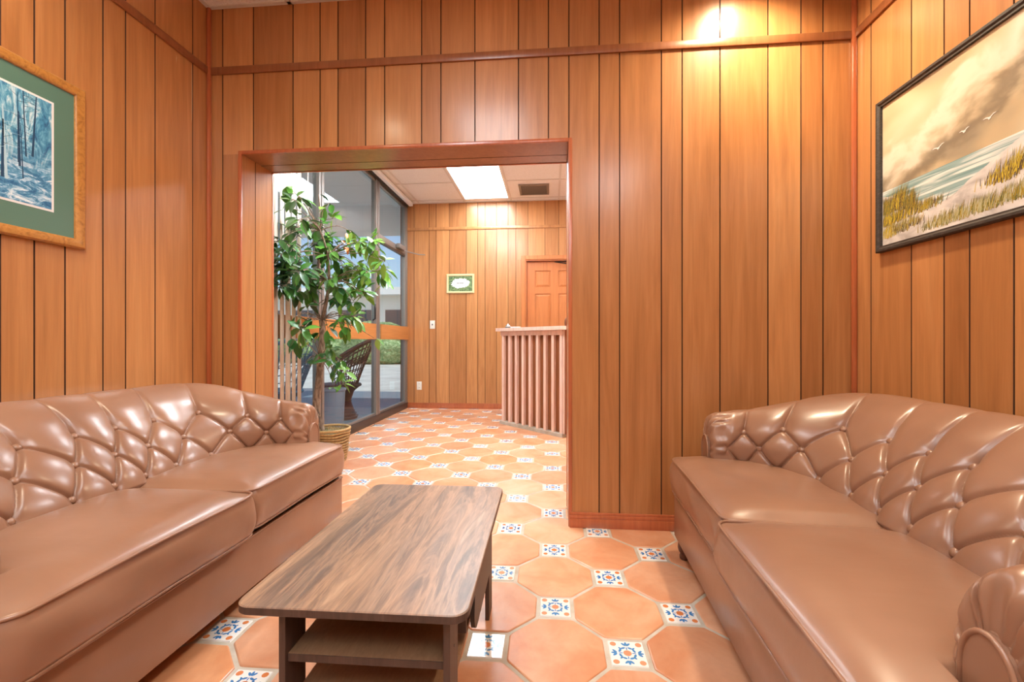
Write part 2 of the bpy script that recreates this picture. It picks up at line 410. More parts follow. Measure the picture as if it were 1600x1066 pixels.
# warm round downlights: one close to the partition top right, one towards the left wall
def downlight(x, y, label, power):
    t = empty('downlight', (x, y, ZC)); f = MB()
    f.lathe([(.075, -.006), (.085, -.006), (.085, .0), (.07, .0), (.07, .06), (.064, .06), (.064, .0), (.075, -.006)], (0, 0, 0), M['white_paint'], 32); f.build('ring', t, auto=40)
    f = MB(); f.lathe([(.001, -.022), (.03, -.015), (.045, .0), (.05, .02), (.03, .05), (.001, .055)], (0, 0, 0), M['bulb'], 24); f.build('bulb', t, smooth=True)
    tag(t, label, 'ceiling light', 'round downlights in the lounge ceiling')
    ld = bpy.data.lights.new('downlight_beam', 'SPOT'); lo = bpy.data.objects.new('downlight_beam', ld); C.objects.link(lo)
    lo.location = (x, y, ZC - .03); ld.energy = power; ld.color = (1, .83, .58); ld.spot_size = R(150); ld.spot_blend = .9; ld.shadow_soft_size = .05
downlight(.93, 2.00, 'round warm downlight in the lounge ceiling near the right corner', DOWN_W)
downlight(-1.30, .95, 'round warm downlight in the lounge ceiling near the left wall, above the framed woodland print', DOWN_W*.55)

# ceiling vent
t = empty('ceiling_vent', (-.21, 5.64, ZH)); f = MB()
for a in ((-.19, -.19, -.165, .19), (.165, -.19, .19, .19), (-.165, -.19, .165, -.165), (-.165, .165, .165, .19)):
    f.box((a[0], a[1], -.010), (a[2], a[3], .004), M['alu'])
f.build('frame', t); f = MB()
f.box((-.165, -.165, -.001), (.165, .165, .003), M['vent'])
for k in range(14): f.box((-.16, -.155 + k*.0235, -.008), (.16, -.148 + k*.0235, -.001), M['alu'])
f.build('grille', t); tag(t, 'grey metal air vent in the white hall ceiling', 'vent')

# --- battens, corner beads, baseboards
n_tr = [0]
def trim(boxes, m, bev=.003, name=None):
    f = MB()
    for lo, hi in boxes: f.box(lo, hi, m, bev=bev)
    n_tr[0] += 1; return struct(f.build(name or 'trim_%d' % n_tr[0], auto=40))
trim([((XL, YW - .012, BAT - .02), (XR, YW, BAT + .02))], M['trim'])
trim([((XL, YB, BAT - .02), (XL + .012, YW - .012, BAT + .02))], M['trim'])
trim([((XR - .012, YB, BAT - .02), (XR, YW - .012, BAT + .02))], M['trim'])
trim([((GX, YF - .012, 2.50), (HXR, YF, 2.54))], M['panel'])
trim([((XL, YW - .022, .075), (XL + .022, YW, ZC))], M['red_trim'], .008)
trim([((XR - .022, YW - .022, .075), (XR, YW, ZC))], M['red_trim'], .008)
b = .016
trim([((OX0 - b, YW - .006, 0), (OX0 + .003, YW + .004, OZ + b)), ((OX1 - .003, YW - .006, 0), (OX1 + b, YW + .004, OZ + b)), ((OX0 + .003, YW - .006, OZ - .003), (OX1 - .003, YW + .004, OZ + b))], M['red_trim'], .002)
trim([((OX0 - .02, YW + TH - .004, 0), (OX0 + .003, YW + TH + .01, OZ + .02)), ((OX1 - .003, YW + TH - .004, 0), (OX1 + .02, YW + TH + .01, OZ + .02)), ((OX0 + .003, YW + TH - .004, OZ - .003), (OX1 - .003, YW + TH + .01, OZ + .02))], M['red_trim'], .002)
def base(name, boxes):
    f = MB()
    for (x0, y0, x1, y1, nx, ny) in boxes:
        for dd, z0, z1 in ((.018, 0, .045), (.013, .045, .062), (.008, .062, .075)):
            lo = [x0, y0, z0]; hi = [x1, y1, z1]
            if nx > 0: hi[0] = x0 + dd
            if nx < 0: lo[0] = x1 - dd
            if ny < 0: lo[1] = y1 - dd
            if ny > 0: hi[1] = y0 + dd
            f.box(lo, hi, M['red_trim'], bev=.002)
    return struct(f.build(name, auto=40))
base('baseboard_front', [(XL, YW, OX0 - .02, YW, 0, -1), (OX1 + .002, YW, XR, YW, 0, -1)])
base('baseboard_left', [(XL, YB, XL, YW - .02, 1, 0)])
base('baseboard_right', [(XR, YB, XR, YW - .02, -1, 0)])
base('baseboard_far', [(GX, YF, DX0 - .06, YF, 0, -1), (DX1 + .06, YF, HXR, YF, 0, -1)])

# pale scratches where the panel finish is worn (upper left wall)
# ------------------------------------------------------------------ floor
def floor():
    mb = MB(); x0, x1, y0, y1 = GX - .05, HXR, -.2, YF + .02
    mb.box((XL - .1, YB - .1, -.12), (HXR + .1, YF + .2, -.0035), M['grout'])
    s = .2149; h = .054; g = .013; rot = R(-.08)
    ox, oy = .0160, 2.0057
    ca, sa = math.cos(rot), math.sin(rot)
    W = lambda a, b: (ox + a*ca + b*sa, oy - a*sa + b*ca)
    cells = []
    ell = lambda cx, cy, rx, ry, an, n=8: [(cx + rx*math.cos(2*PI*k/n)*math.cos(an) - ry*math.sin(2*PI*k/n)*math.sin(an), cy + rx*math.cos(2*PI*k/n)*math.sin(an) + ry*math.sin(2*PI*k/n)*math.cos(an)) for k in range(n)]
    for i in range(-14, 16):
        for j in range(-14, 21):
            cx, cy = W(i*s, j*s)
            if not (x0 - .2 < cx < x1 + .2 and y0 < cy < y1 + .2): continue
            if cy < YW and not (XL - .15 < cx < XR + .15): continue
            if (i + j) % 2:       # terracotta octagon
                k = h + .35*g; L = s - h - g; t = rnd.random()
                P = round_poly([(L, -k), (L, k), (k, L), (-k, L), (-L, k), (-L, -k), (-k, -L), (k, -L)], .018, 2)
                wob = [1 + rnd.uniform(-.006, .006) for _ in P]
                out = [W(i*s + a*q, j*s + b*q) for (a, b), q in zip(P, wob)]; inn = [W(i*s + a*q*.968, j*s + b*q*.968) for (a, b), q in zip(P, wob)]
                mb.rings([[(a, b, -.0036) for a, b in out], [(a, b, -.0012) for a, b in [( (p[0]*.6+q[0]*.4), (p[1]*.6+q[1]*.4)) for p, q in zip(out, inn)]], [(a, b, 0) for a, b in inn]], M['terracotta'], tint=t)
                k0 = len(mb.v) - len(inn); mb.face(list(range(k0, k0 + len(inn))), M['terracotta'], t)
            else:                 # painted square
                t = rnd.random()
                o = [W(i*s + a*h, j*s + b*h) for a, b in ((-1,-1),(1,-1),(1,1),(-1,1))]; n_ = [W(i*s + a*(h-.002), j*s + b*(h-.002)) for a, b in ((-1,-1),(1,-1),(1,1),(-1,1))]
                mb.rings([[(a, b, -.0036) for a, b in o], [(a, b, 0) for a, b in n_]], M['tile_white'])
                k0 = len(mb.v) - 4; mb.face(list(range(k0, k0 + 4)), M['tile_white'])
                fade = rnd.choice((.1, .3, .5, .5, .6, .75, .95))
                def put(pts, m, lvl=0): mb.poly([(*W(i*s + a, j*s + b), .0003 + .0001*lvl) for a, b in pts], m, fade)
                put(ell(0, 0, .0125, .0125, 0, 12), M['tile_orange'], 1)
                for a in (-1, 1):
                    for b in (-1, 1): put(ell(a*.0385, b*.0385, .0098, .0098, 0, 10), M['tile_orange'])
                for q in range(4):
                    an = q*PI/2
                    for da, rr, l in ((-.75, .0335, .0085), (0, .043, .0085), (.75, .0335, .0085)):
                        tx = .0300; cx_, cy_ = tx*math.cos(an), tx*math.sin(an)
                        put(ell(cx_ + .0105*math.cos(an+da), cy_ + .0105*math.sin(an+da), .0088, .0040, an+da), M['tile_blue'])
                    put(ell(.0195*math.cos(an), .0195*math.sin(an), .0070, .0019, an), M['tile_blue'])
                    ad = an + PI/4
                    for sgn in (-1, 1):
                        cx_, cy_ = .0225*math.cos(ad) + sgn*.0075*math.cos(ad+PI/2), .0225*math.sin(ad) + sgn*.0075*math.sin(ad+PI/2)
                        put(ell(cx_, cy_, .0082, .0040, ad + PI/2 + sgn*.35), M['tile_blue'])
                    put(ell(.0285*math.cos(ad), .0285*math.sin(ad), .0062, .0032, ad), M['tile_blue'])
    o = mb.build('floor', fix=False); return struct(o)
floor()

# ------------------------------------------------------------------ sofa
SL, SD = 1.43, .81
def smooth(a, b, x):
    x = min(1, max(0, (x-a)/(b-a))); return x*x*(3-2*x)
def polyline_sample(pts):
    pts = [Vector(p) for p in pts]; L = [0]
    for a, b in zip(pts[:-1], pts[1:]): L.append(L[-1] + (b-a).length)
    def f(s):
        s = min(max(s, 0), L[-1])
        for i in range(len(L)-1):
            if s <= L[i+1] + 1e-9:
                k = (s - L[i]) / max(1e-9, L[i+1]-L[i]); return pts[i].lerp(pts[i+1], k)
        return pts[-1]
    return f, L[-1]
def catmull(pts, n):
    out = []; P = [pts[0]] + list(pts) + [pts[-1]]
    for i in range(1, len(P)-2):
        for k in range(n):
            t = k/n; a, b, c, d = P[i-1], P[i], P[i+1], P[i+2]
            out.append(tuple(.5*((2*b[j]) + (-a[j]+c[j])*t + (2*a[j]-5*b[j]+4*c[j]-d[j])*t*t + (-a[j]+3*b[j]-3*c[j]+d[j])*t*t*t) for j in range(len(b))))
    out.append(tuple(pts[-1])); return out
def make_sofa():
    root = empty('sofa')
    H2 = SL/2; AX = .165                     # arm front x
    # half plans from the arm front to the middle of the back
    Bh = catmull([(AX, .592), (.23, .585), (.30, .548), (.365, .46), (.395, .36), (.405, .2), (.405, 0)], 14)
    Oh = catmull([(AX, H2), (.35, H2), (.56, H2), (.66, H2-.008), (.745, H2-.055), (.79, H2-.14), (SD, H2-.27), (SD, .2), (SD, 0)], 14)
    Bf, BL = polyline_sample(Bh); Of, OL = polyline_sample(Oh)
    # corner-aware matching: use key parameters
    NB = 7                                    # half diamonds count
    ds = .135
    half = 7.5 * ds
    def matched(u):                           # u 0..1 from arm front to back centre
        b = Bf(u*BL); o = Of((u**.92)*OL); return b, o
    arm = [(0, .37, -1.0), (-.03, .43, 0), (-.04, .50, 1), (.06, .562, 2), (.25, .602, 2.5), (.53, .624, 3.1), (.82, .606, 3.8), (.99, .55, 4.5), (1.02, .48, 5.2), (1, .09, 9)]
    bak = [(0, .37, -1.0), (.05, .455, 0), (.20, .545, 1), (.385, .625, 2), (.52, .680, 2.5), (.72, .727, 3.1), (.88, .70, 3.8), (.975, .635, 4.5), (1, .56, 5.2), (1, .09, 9)]
    NT = 24
    ac = catmull(arm, NT)[:NT*8 + 1] + catmull(arm, NT)[-1:]; bc = catmull(bak, NT)[:NT*8 + 1] + catmull(bak, NT)[-1:]
    NU = 900
    def base_pt(uu, k):
        """uu in [-1,1]: -1 arm front (y<0) ... 0 back centre ... 1 arm front (y>0)"""
        u = 1 - abs(uu); b, o = matched(u); sgn = -1 if uu < 0 else 1
        wc = smooth(.18, .62, u); rise = smooth(0, .55, u)
        A, Bk = ac[k], bc[k]
        n = A[0]*(1-wc) + Bk[0]*wc
        za = A[1]; zr = A[1] + (Bk[1]-A[1]) * rise
        p = b.lerp(o, n); return Vector((p.x, sgn*p.y, zr)), A[2]
    # arc length table along the mid row for button spacing
    krow = NT*2; mid = [base_pt(-1 + 2*i/NU, krow)[0] for i in range(NU+1)]
    L = [0]
    for a, b in zip(mid[:-1], mid[1:]): L.append(L[-1] + (b-a).length)
    half = L[-1]/2
    KU = [(0, 5.22), (.028, 5), (.194, 4), (.395, 3), (.644, 2), (.844, 1), (1, 0)]
    def cells(uu):
        u = 1 - abs(uu)
        for (a, x), (b_, y) in zip(KU[:-1], KU[1:]):
            if u <= b_: v = x + (y-x)*(u-a)/(b_-a); break
        return .5 + (v if uu >= 0 else -v)
    raw_ = [cells(-1 + 2*i/NU) for i in range(NU+1)]; S_ = list(raw_)
    for _ in range(2):
        S_ = [sum(S_[max(0, min(NU, i+d))] for d in range(-18, 19))/37 if 20 < i < NU-20 else S_[i] for i in range(NU+1)]
    NK = len(ac); P0 = [[base_pt(-1 + 2*i/NU, k) for k in range(NK)] for i in range(NU+1)]
    def nrm(i, k):
        a = P0[min(i+1, NU)][k][0] - P0[max(i-1, 0)][k][0]; b = P0[i][min(k+1, NK-1)][0] - P0[i][max(k-1, 0)][0]
        return b.cross(a).normalized()
    NN = [[nrm(i, k) for k in range(NK)] for i in range(NU+1)]
    for i in range(NU+1): NN[i][NK-1] = NN[i][NK-2]
    e_ = .27
    def disp(p, q):
        sn = lambda x: abs(math.sin(PI*x))
        if 0 <= q <= 2: v = (sn(p - q/2) * sn(p + q/2)) ** e_
        elif q < 0: v = sn(p) ** (2*e_)
        else: v = sn(p) ** (2*e_)
        amp = .0215
        if q > 2:
            fade = 1 - .80*smooth(2.0, 3.0, q) - .20*smooth(3.0, 4.2, q); v = 1 - (1-v)*fade
        if q < 0: v = 1 - (1-v)*(1 - .5*smooth(0, 1, -q))
        # the stitched fold itself
        fr_ = lambda x: abs(x - round(x))
        wl = min(fr_(p - q/2), fr_(p + q/2)) if 0 <= q <= 2 else fr_(p)
        fold = .0055*math.exp(-(wl/.045)**2)
        if q > 2: fold *= 1 - smooth(2.4, 3.3, q)
        # buttons
        db = 9
        for qq in (0, 1, 2):
            pc = round(p - qq/2) + qq/2; db = min(db, math.hypot((p-pc)*.125, (q-qq)*.095))
        return amp*v - fold - .008*math.exp(-(db/.017)**2)
    mb = MB(); rings = []
    for i in range(NU+1):
        edge = min(i, NU-i) / (NU/2) * half          # distance from arm front
        fa = smooth(0, .05, edge); ring = []
        for k in range(NK):
            p, q = P0[i][k]; d = disp(S_[i], q) * 1.0
            d = d*fa + .012*(1-fa)
            if q > 5.2: d = .0
            elif q > 4.2: d *= 1 - smooth(4.2, 5.2, q)
            if q < -.3: d *= .6
            # gathers where the leather is pulled round the arm front
            if q > 0 and q < 5: d += .0035*(1 - smooth(.0, .04, edge))*math.sin(k*.33 + 1.6*math.sin(k*.13))
            ring.append(p + NN[i][k]*d)
        rings.append(ring)
    def cap(i, sgn):
        r0 = rings[i]; c = Vector((0, sgn*(H2-.065), .46)); out = []
        for sc, sx in ((.99, .010), (.965, .021), (.93, .030), (.86, .037), (.76, .040), (.6, .040), (.4, .040)):
            rr = []
            for k, p in enumerate(r0):
                wv = .005*math.sin(k*.33 + 1.6*math.sin(k*.13)) * (1 if .7 < sc else .3)
                c2 = Vector((p.x - sx + wv, c.y + (p.y - c.y)*sc, (c.z + (p.z-c.z)*sc) if p.z > .42 else p.z))
                rr.append(c2)
            out.append(rr)
        return out
    allr = cap(0, -1)[::-1] + rings + cap(NU, 1)
    mb.rings(allr, M['leather'], closed=False)
    # inner rows pillow seat-side skirt is hidden by the cushions; underside strip
    mb.build('tufted_back', root, smooth=True)
    # buttons: one mesh, copied
    f = MB(); f.lathe([(.0115, -.004), (.0120, .001), (.0105, .0050), (.0062, .0078), (.0008, .0086)], (0, 0, 0), M['leather'], 14)
    first = None
    for qq in (0, 1, 2):
        k = NT * (1 + qq)
        pc = -9 + (qq % 2)*.5
        while pc < 9.01:
            if S_[0] + .15 < pc < S_[-1] - .15:
                i = min(range(NU+1), key=lambda z: abs(S_[z]-pc)); p, q = P0[i][k]
                if p.z > .445:
                    pos = p + NN[i][k]*(disp(pc, qq) + .0095)
                    if first is None: first = o = f.build('button', root, smooth=True, fix=True)
                    else: o = first.copy(); C.objects.link(o)
                    o.location = pos; o.rotation_euler = NN[i][k].to_track_quat('Z', 'Y').to_euler()
            pc += 1.0
    # base with deck
    BP = round_poly([(0, -H2), (SD - .012, -H2), (SD - .012, H2), (0, H2)], [.012, .26, .26, .012], 10)
    f = MB(); f.rings([[(.4 + (a-.4)*q, b*q, z) for a, b in BP] for z, q in ((.076, .992), (.082, 1), (.256, 1), (.262, .992))], M['leather'], True, True, True)
    f.box((.012, -H2 + .02, .262), (.50, H2 - .02, .282), M['under'])
    bs = f.build('base', root, auto=40)
    f = MB(); f.tube([(.0, -H2 + .006, .259), (.0, H2 - .006, .259)], .0035, M['leather'], 8); f.tube([(.002, -H2, .259), (.14, -H2, .259)], .0035, M['leather'], 8); f.tube([(.002, H2, .259), (.14, H2, .259)], .0035, M['leather'], 8)
    f.build('piping', bs, smooth=True)
    # back of base filler for the outer arms is the tufted_back skirt itself
    for x, y in ((.033, -.655), (.033, .655), (.69, -.60), (.69, .60)):
        f = MB(); f.lathe([(.017, 0), (.022, .004), (.023, .014), (.019, .024), (.026, .034), (.030, .050), (.028, .066), (.022, .078)], (x, y, 0), M['foot'], 20); f.build('foot', root, auto=50)
    # seat cushions
    for sg in (-1, 1):
        jig = 0
        raw = [(-.022, .002), (.47, .002), (.47, .53), (.36, .60), (.20, .612), (.128, .612), (.124, .708), (-.022, .708)]
        P = round_poly(raw, [.035, .01, .04, .03, .02, .012, .03, .05], 6); 
        dense = []
        for a, b in zip(P, P[1:] + P[:1]):
            n = max(1, int(math.hypot(a[0]-b[0], a[1]-b[1]) / .02))
            for q in range(n): dense.append((a[0] + (b[0]-a[0])*q/n, a[1] + (b[1]-a[1])*q/n))
        cx, cy = .09, .38; n = len(dense)
        def nr(i):
            a, b = dense[i-1], dense[(i+1) % n]; d = Vector((b[0]-a[0], b[1]-a[1])).normalized(); return Vector((d.y, -d.x))
        Nn = [nr(i) for i in range(n)]
        area = sum(dense[i][0]*dense[(i+1) % n][1] - dense[(i+1) % n][0]*dense[i][1] for i in range(n))
        if area < 0: Nn = [-q for q in Nn]
        rg = []
        zb, zt = .288, .424
        for kk in range(9):
            a = kk/8; z = zb + (zt-zb)*a; off = .017*math.sin(PI*a)**.7 - .004
            rg.append([(dense[i][0] + Nn[i].x*(off + .003*math.sin(i*.42 + a*5)*math.sin(PI*a)), sg*(dense[i][1] + Nn[i].y*off), z + .002*math.sin(i*.21)) for i in range(n)])
        for kk in range(1, 22):
            r = 1 - (kk/22)**1.25
            ring = []
            for i in range(n):
                x = cx + (dense[i][0]-cx)*r; y = cy + (dense[i][1]-cy)*r
                fx = max(0, 1 - abs((x - .224)/.246)**5.5); fy = max(0, 1 - abs((y - .355)/.353)**7)
                ring.append((x, sg*y, zt + .036*fx*fy*min(1, (1-r)*9)**.6 + .0012*math.sin(x*31 + 2*math.sin(y*17))*(1-r)))
            rg.append(ring)
        f = MB(); f.rings(rg, M['leather'], True, True, True)
        cu = f.build('seat_cushion', root, smooth=True)
        f = MB(); m_ = [(dense[i][0] - Nn[i].x*.002, sg*(dense[i][1] - Nn[i].y*.002), zt + .002 + .002*math.sin(i*.21)) for i in range(n)]
        f.tube(m_, .0042, M['leather'], 8, closed=True)
        f.tube([(p[0], p[1], zb + .003 + .002*math.sin(i*.21)) for i, p in enumerate(m_)], .0038, M['leather'], 8, closed=True)
        f.build('piping', cu, smooth=True)
    # arm front panels
    for sg in (-1, 1):
        yc = H2 - .062; hw = .043
        prof = [(yc - hw, .272)] + [(yc + hw*math.cos(a)*1.0, .475 + .066*math.sin(a)) for a in [PI - PI*k/16 for k in range(17)]] + [(yc + hw, .272)]
        f = MB(); fn = lambda a, b, h: (h, sg*a, b)
        f.prism(prof, AX - .050, AX - .030, M['leather'], fn=fn)
        ap = f.build('arm_panel', root, auto=40)
        f = MB(); f.tube([(AX - .050, sg*a, b) for a, b in prof], .004, M['leather'], 8); f.tube([(AX - .036, sg*a, b) for a, b in prof], .004, M['leather'], 8); f.build('piping', ap, smooth=True)
    return root
def copy_tree(o, parent=None):
    kids = [c for c in bpy.data.objects if c.parent == o]
    c = o.copy(); C.objects.link(c); c.parent = parent
    for k in kids: copy_tree(k, c)
    return c
sofa = make_sofa()
sofa.location = (.515, 1.32, 0); sofa.rotation_euler = (0, 0, R(-2.8))
for c in sofa.children:
    if c.name.startswith('seat_cushion'): c.location.x = -.020 if c.bound_box[0][1] < -.1 else .004
sofa2 = copy_tree(sofa)
for c in sofa2.children:
    if c.name.startswith('seat_cushion'): c.location.x = .004 if c.bound_box[0][1] < -.1 else -.022
sofa2.location = (-1.045, 1.43, 0); sofa2.rotation_euler = (0, 0, R(180))
tag(sofa, 'brown leather button-tufted two-seat sofa against the right wall, under the seascape', 'sofa', 'tufted leather sofas')
tag(sofa2, 'brown leather button-tufted two-seat sofa against the left wall, beside the potted tree', 'sofa', 'tufted leather sofas')

# ------------------------------------------------------------------ coffee table
def make_table():
    root = empty('coffee_table', (-.400, 1.202, 0), R(0.8)); W2, L2 = .236, .376
    P = round_poly([(-W2, -L2), (W2, -L2), (W2, L2), (-W2, L2)], .032, 8)
    f = MB(); z0, z1 = .402, .420; sh = lambda k: [(a*(1 - k/W2), b*(1 - k/L2)) for a, b in P]
    rr = [[(a, b, z) for a, b in sh(k)] for k, z in ((.002, z0), (0, z0 + .002), (0, z1 - .002), (.002, z1))]
    f.rings(rr[:3], M['walnut_edge'], True, True, False); f.rings(rr[2:], M['walnut'], True, False, True)
    f.build('tabletop', root)
    lx, rx = -.150, .190
    for x in (lx, rx):
        for y in (-.345, .275):
            f = MB(); f.box((x - .007, y, 0), (x + .007, y + .078, z0), M['walnut_edge'], bev=.0012)
            lg = f.build('leg', root)
            sx = x + (.0072 if x > 0 else -.0072); g = MB()
            for zz in (.315, .19):
                g = MB(); g.lathe([(.0001, 0), (.003, 0), (.003, .0006 if x > 0 else -.0006), (.0001, .0006 if x > 0 else -.0006)], (sx, y + .04, zz), M['black'], 10, axis='x')
                g.build('screw', lg)
    f = MB(); f.box((lx + .007, -.335, .287), (rx - .007, -.15, .303), M['shelf'], bev=.001); s1 = f.build('shelf', root)
    f = MB(); f.box((lx + .008, -.337, .2875), (rx - .008, -.3352, .3025), M['walnut_edge']); f.build('edge_strip', s1)
    f = MB(); f.box((lx + .007, -.345, .184), (rx - .007, .35, .200), M['shelf'], bev=.001); f.build('shelf', root)
    f = MB(); f.box((lx + .007, -.150, .237), (rx + .004, -.136, z0), M['walnut_edge'], bev=.001); f.build('divider', root)
    P2 = round_poly([(-.125, .205), (.24, .205), (.24, z0), (-.085, z0)], [.05, .01, 0, 0], 8)
    f = MB(); f.prism(P2, rx + .008, rx + .019, M['black_panel'], fn=lambda a, b, h: (h, a, b)); f.build('side_panel', root)
    tag(root, 'low walnut-look coffee table with two shelves between the two leather sofas', 'coffee table'); return root
make_table()

# ------------------------------------------------------------------ pictures
def frame_profile(f, a0, a1, b0, b1, wd, fn, m, prof):
    """mitred frame; prof = list of (inward offset, height)"""
    rs = []
    for off, h in prof: rs.append([fn(x, z, h) for x, z in ((a0+off, b0+off), (a1-off, b0+off), (a1-off, b1-off), (a0+off, b1-off))])
    f.rings(rs, m)
# left: blue woodland print
def picture_left():
    y0, y1, z0, z1 = .80, 1.612, 1.310, 1.945; X = XL + .001
    root = empty('picture', (X, (y0+y1)/2, z0)); oy, oz = (y0+y1)/2, z0
    fn = lambda a, b, h: (h, a - oy, b - oz)
    f = MB(); frame_profile(f, y0, y1, z0, z1, .04, fn, M['oak'], [(0, 0), (0, .014), (.006, .020), (.018, .022), (.030, .018), (.036, .013), (.038, .006)])
    f.build('frame', root, auto=30)
    m = mat('picture_mat_green', (.10, .215, .165), .35, coat=.3, coat_rough=.05)
    f = MB(); f.box(fn(y0 + .03, z0 + .03, .002), fn(y1 - .03, z1 - .03, .0075), m); f.build('mat_board', root)
    wm = mat('liner_white', (.80, .82, .82), .5)
    py0, py1, pz0, pz1 = y0 + .108, y1 - .108, z0 + .118, z1 - .105
    f = MB(); f.box(fn(py0, pz0, .0076), fn(py1, pz1, .0082), wm); f.build('liner', root)
    pm = mat('woodland_print', (.2, .4, .6), .3, coat=.3, coat_rough=.05); n = N(pm)
    a = n.noise(n.coords((1, 9, 3)), 3.2, 6, 1.5, rough=.7); b = n.noise(n.coords((1, 6, 14)), 3.0, 6, .8, rough=.75)
    tc = n.add('ShaderNodeTexCoord'); sp = n.add('ShaderNodeSeparateXYZ'); n.link(tc.outputs['Object'], sp.inputs[0])
    c1 = n.ramp(a, [(.34, (.02, .10, .24)), (.45, (.06, .28, .48)), (.54, (.20, .50, .66)), (.64, (.66, .82, .88))])
    c2 = n.ramp(b, [(.40, (.02, .13, .30)), (.50, (.09, .32, .54)), (.57, (.50, .72, .86)), (.64, (.85, .92, .97))])
    fz = n.ramp(sp.outputs['Z'], [(.22, (1, 1, 1)), (.34, (0, 0, 0))])
    n.color(n.mix(fz, c1, c2))
    f = MB(); f.box(fn(py0 + .008, pz0 + .008, .0083), fn(py1 - .008, pz1 - .008, .0087), pm)
    dk = mat('print_dark_blue', (.015, .07, .15), .3, coat=.3); lt = mat('print_pale_blue', (.45, .66, .76), .3, coat=.3)
    rr = random.Random(3); pb = pz0 + .10
    for k in range(30):      # painted trunks and boughs, flat on the print
        y = rr.uniform(py0 + .015, py1 - .015); w_ = rr.uniform(.0012, .005); zb = pb + rr.uniform(-.03, .09); ztop = min(pz1 - .01, zb + rr.uniform(.14, .32))
        sk = rr.uniform(-.012, .012); sk = max(py0 + .012 - y, min(py1 - .012 - y, sk))
        mm = dk if k % 3 else lt
        f.poly([fn(y - w_, zb, .0089), fn(y + w_, zb, .0089), fn(y + sk + w_*.5, ztop, .0089), fn(y + sk - w_*.5, ztop, .0089)], mm)
        for q in range(5):
            zz = zb + (ztop-zb)*rr.uniform(.3, .95); yy = y + sk*(zz-zb)/(ztop-zb); dy = rr.uniform(.02, .06)*rr.choice((-1, 1)); dz = rr.uniform(-.01, .04)
            ye = max(py0 + .012, min(py1 - .012, yy + dy)); ze = min(pz1 - .012, zz + dz)
            f.poly([fn(yy, zz - .0009, .009), fn(ye, ze, .009), fn(yy, zz + .0009, .009)], mm)
    f.build('print', root, fix=False)
    tag(root, 'oak-framed blue woodland print with green mat on the left wall', 'picture')
picture_left()
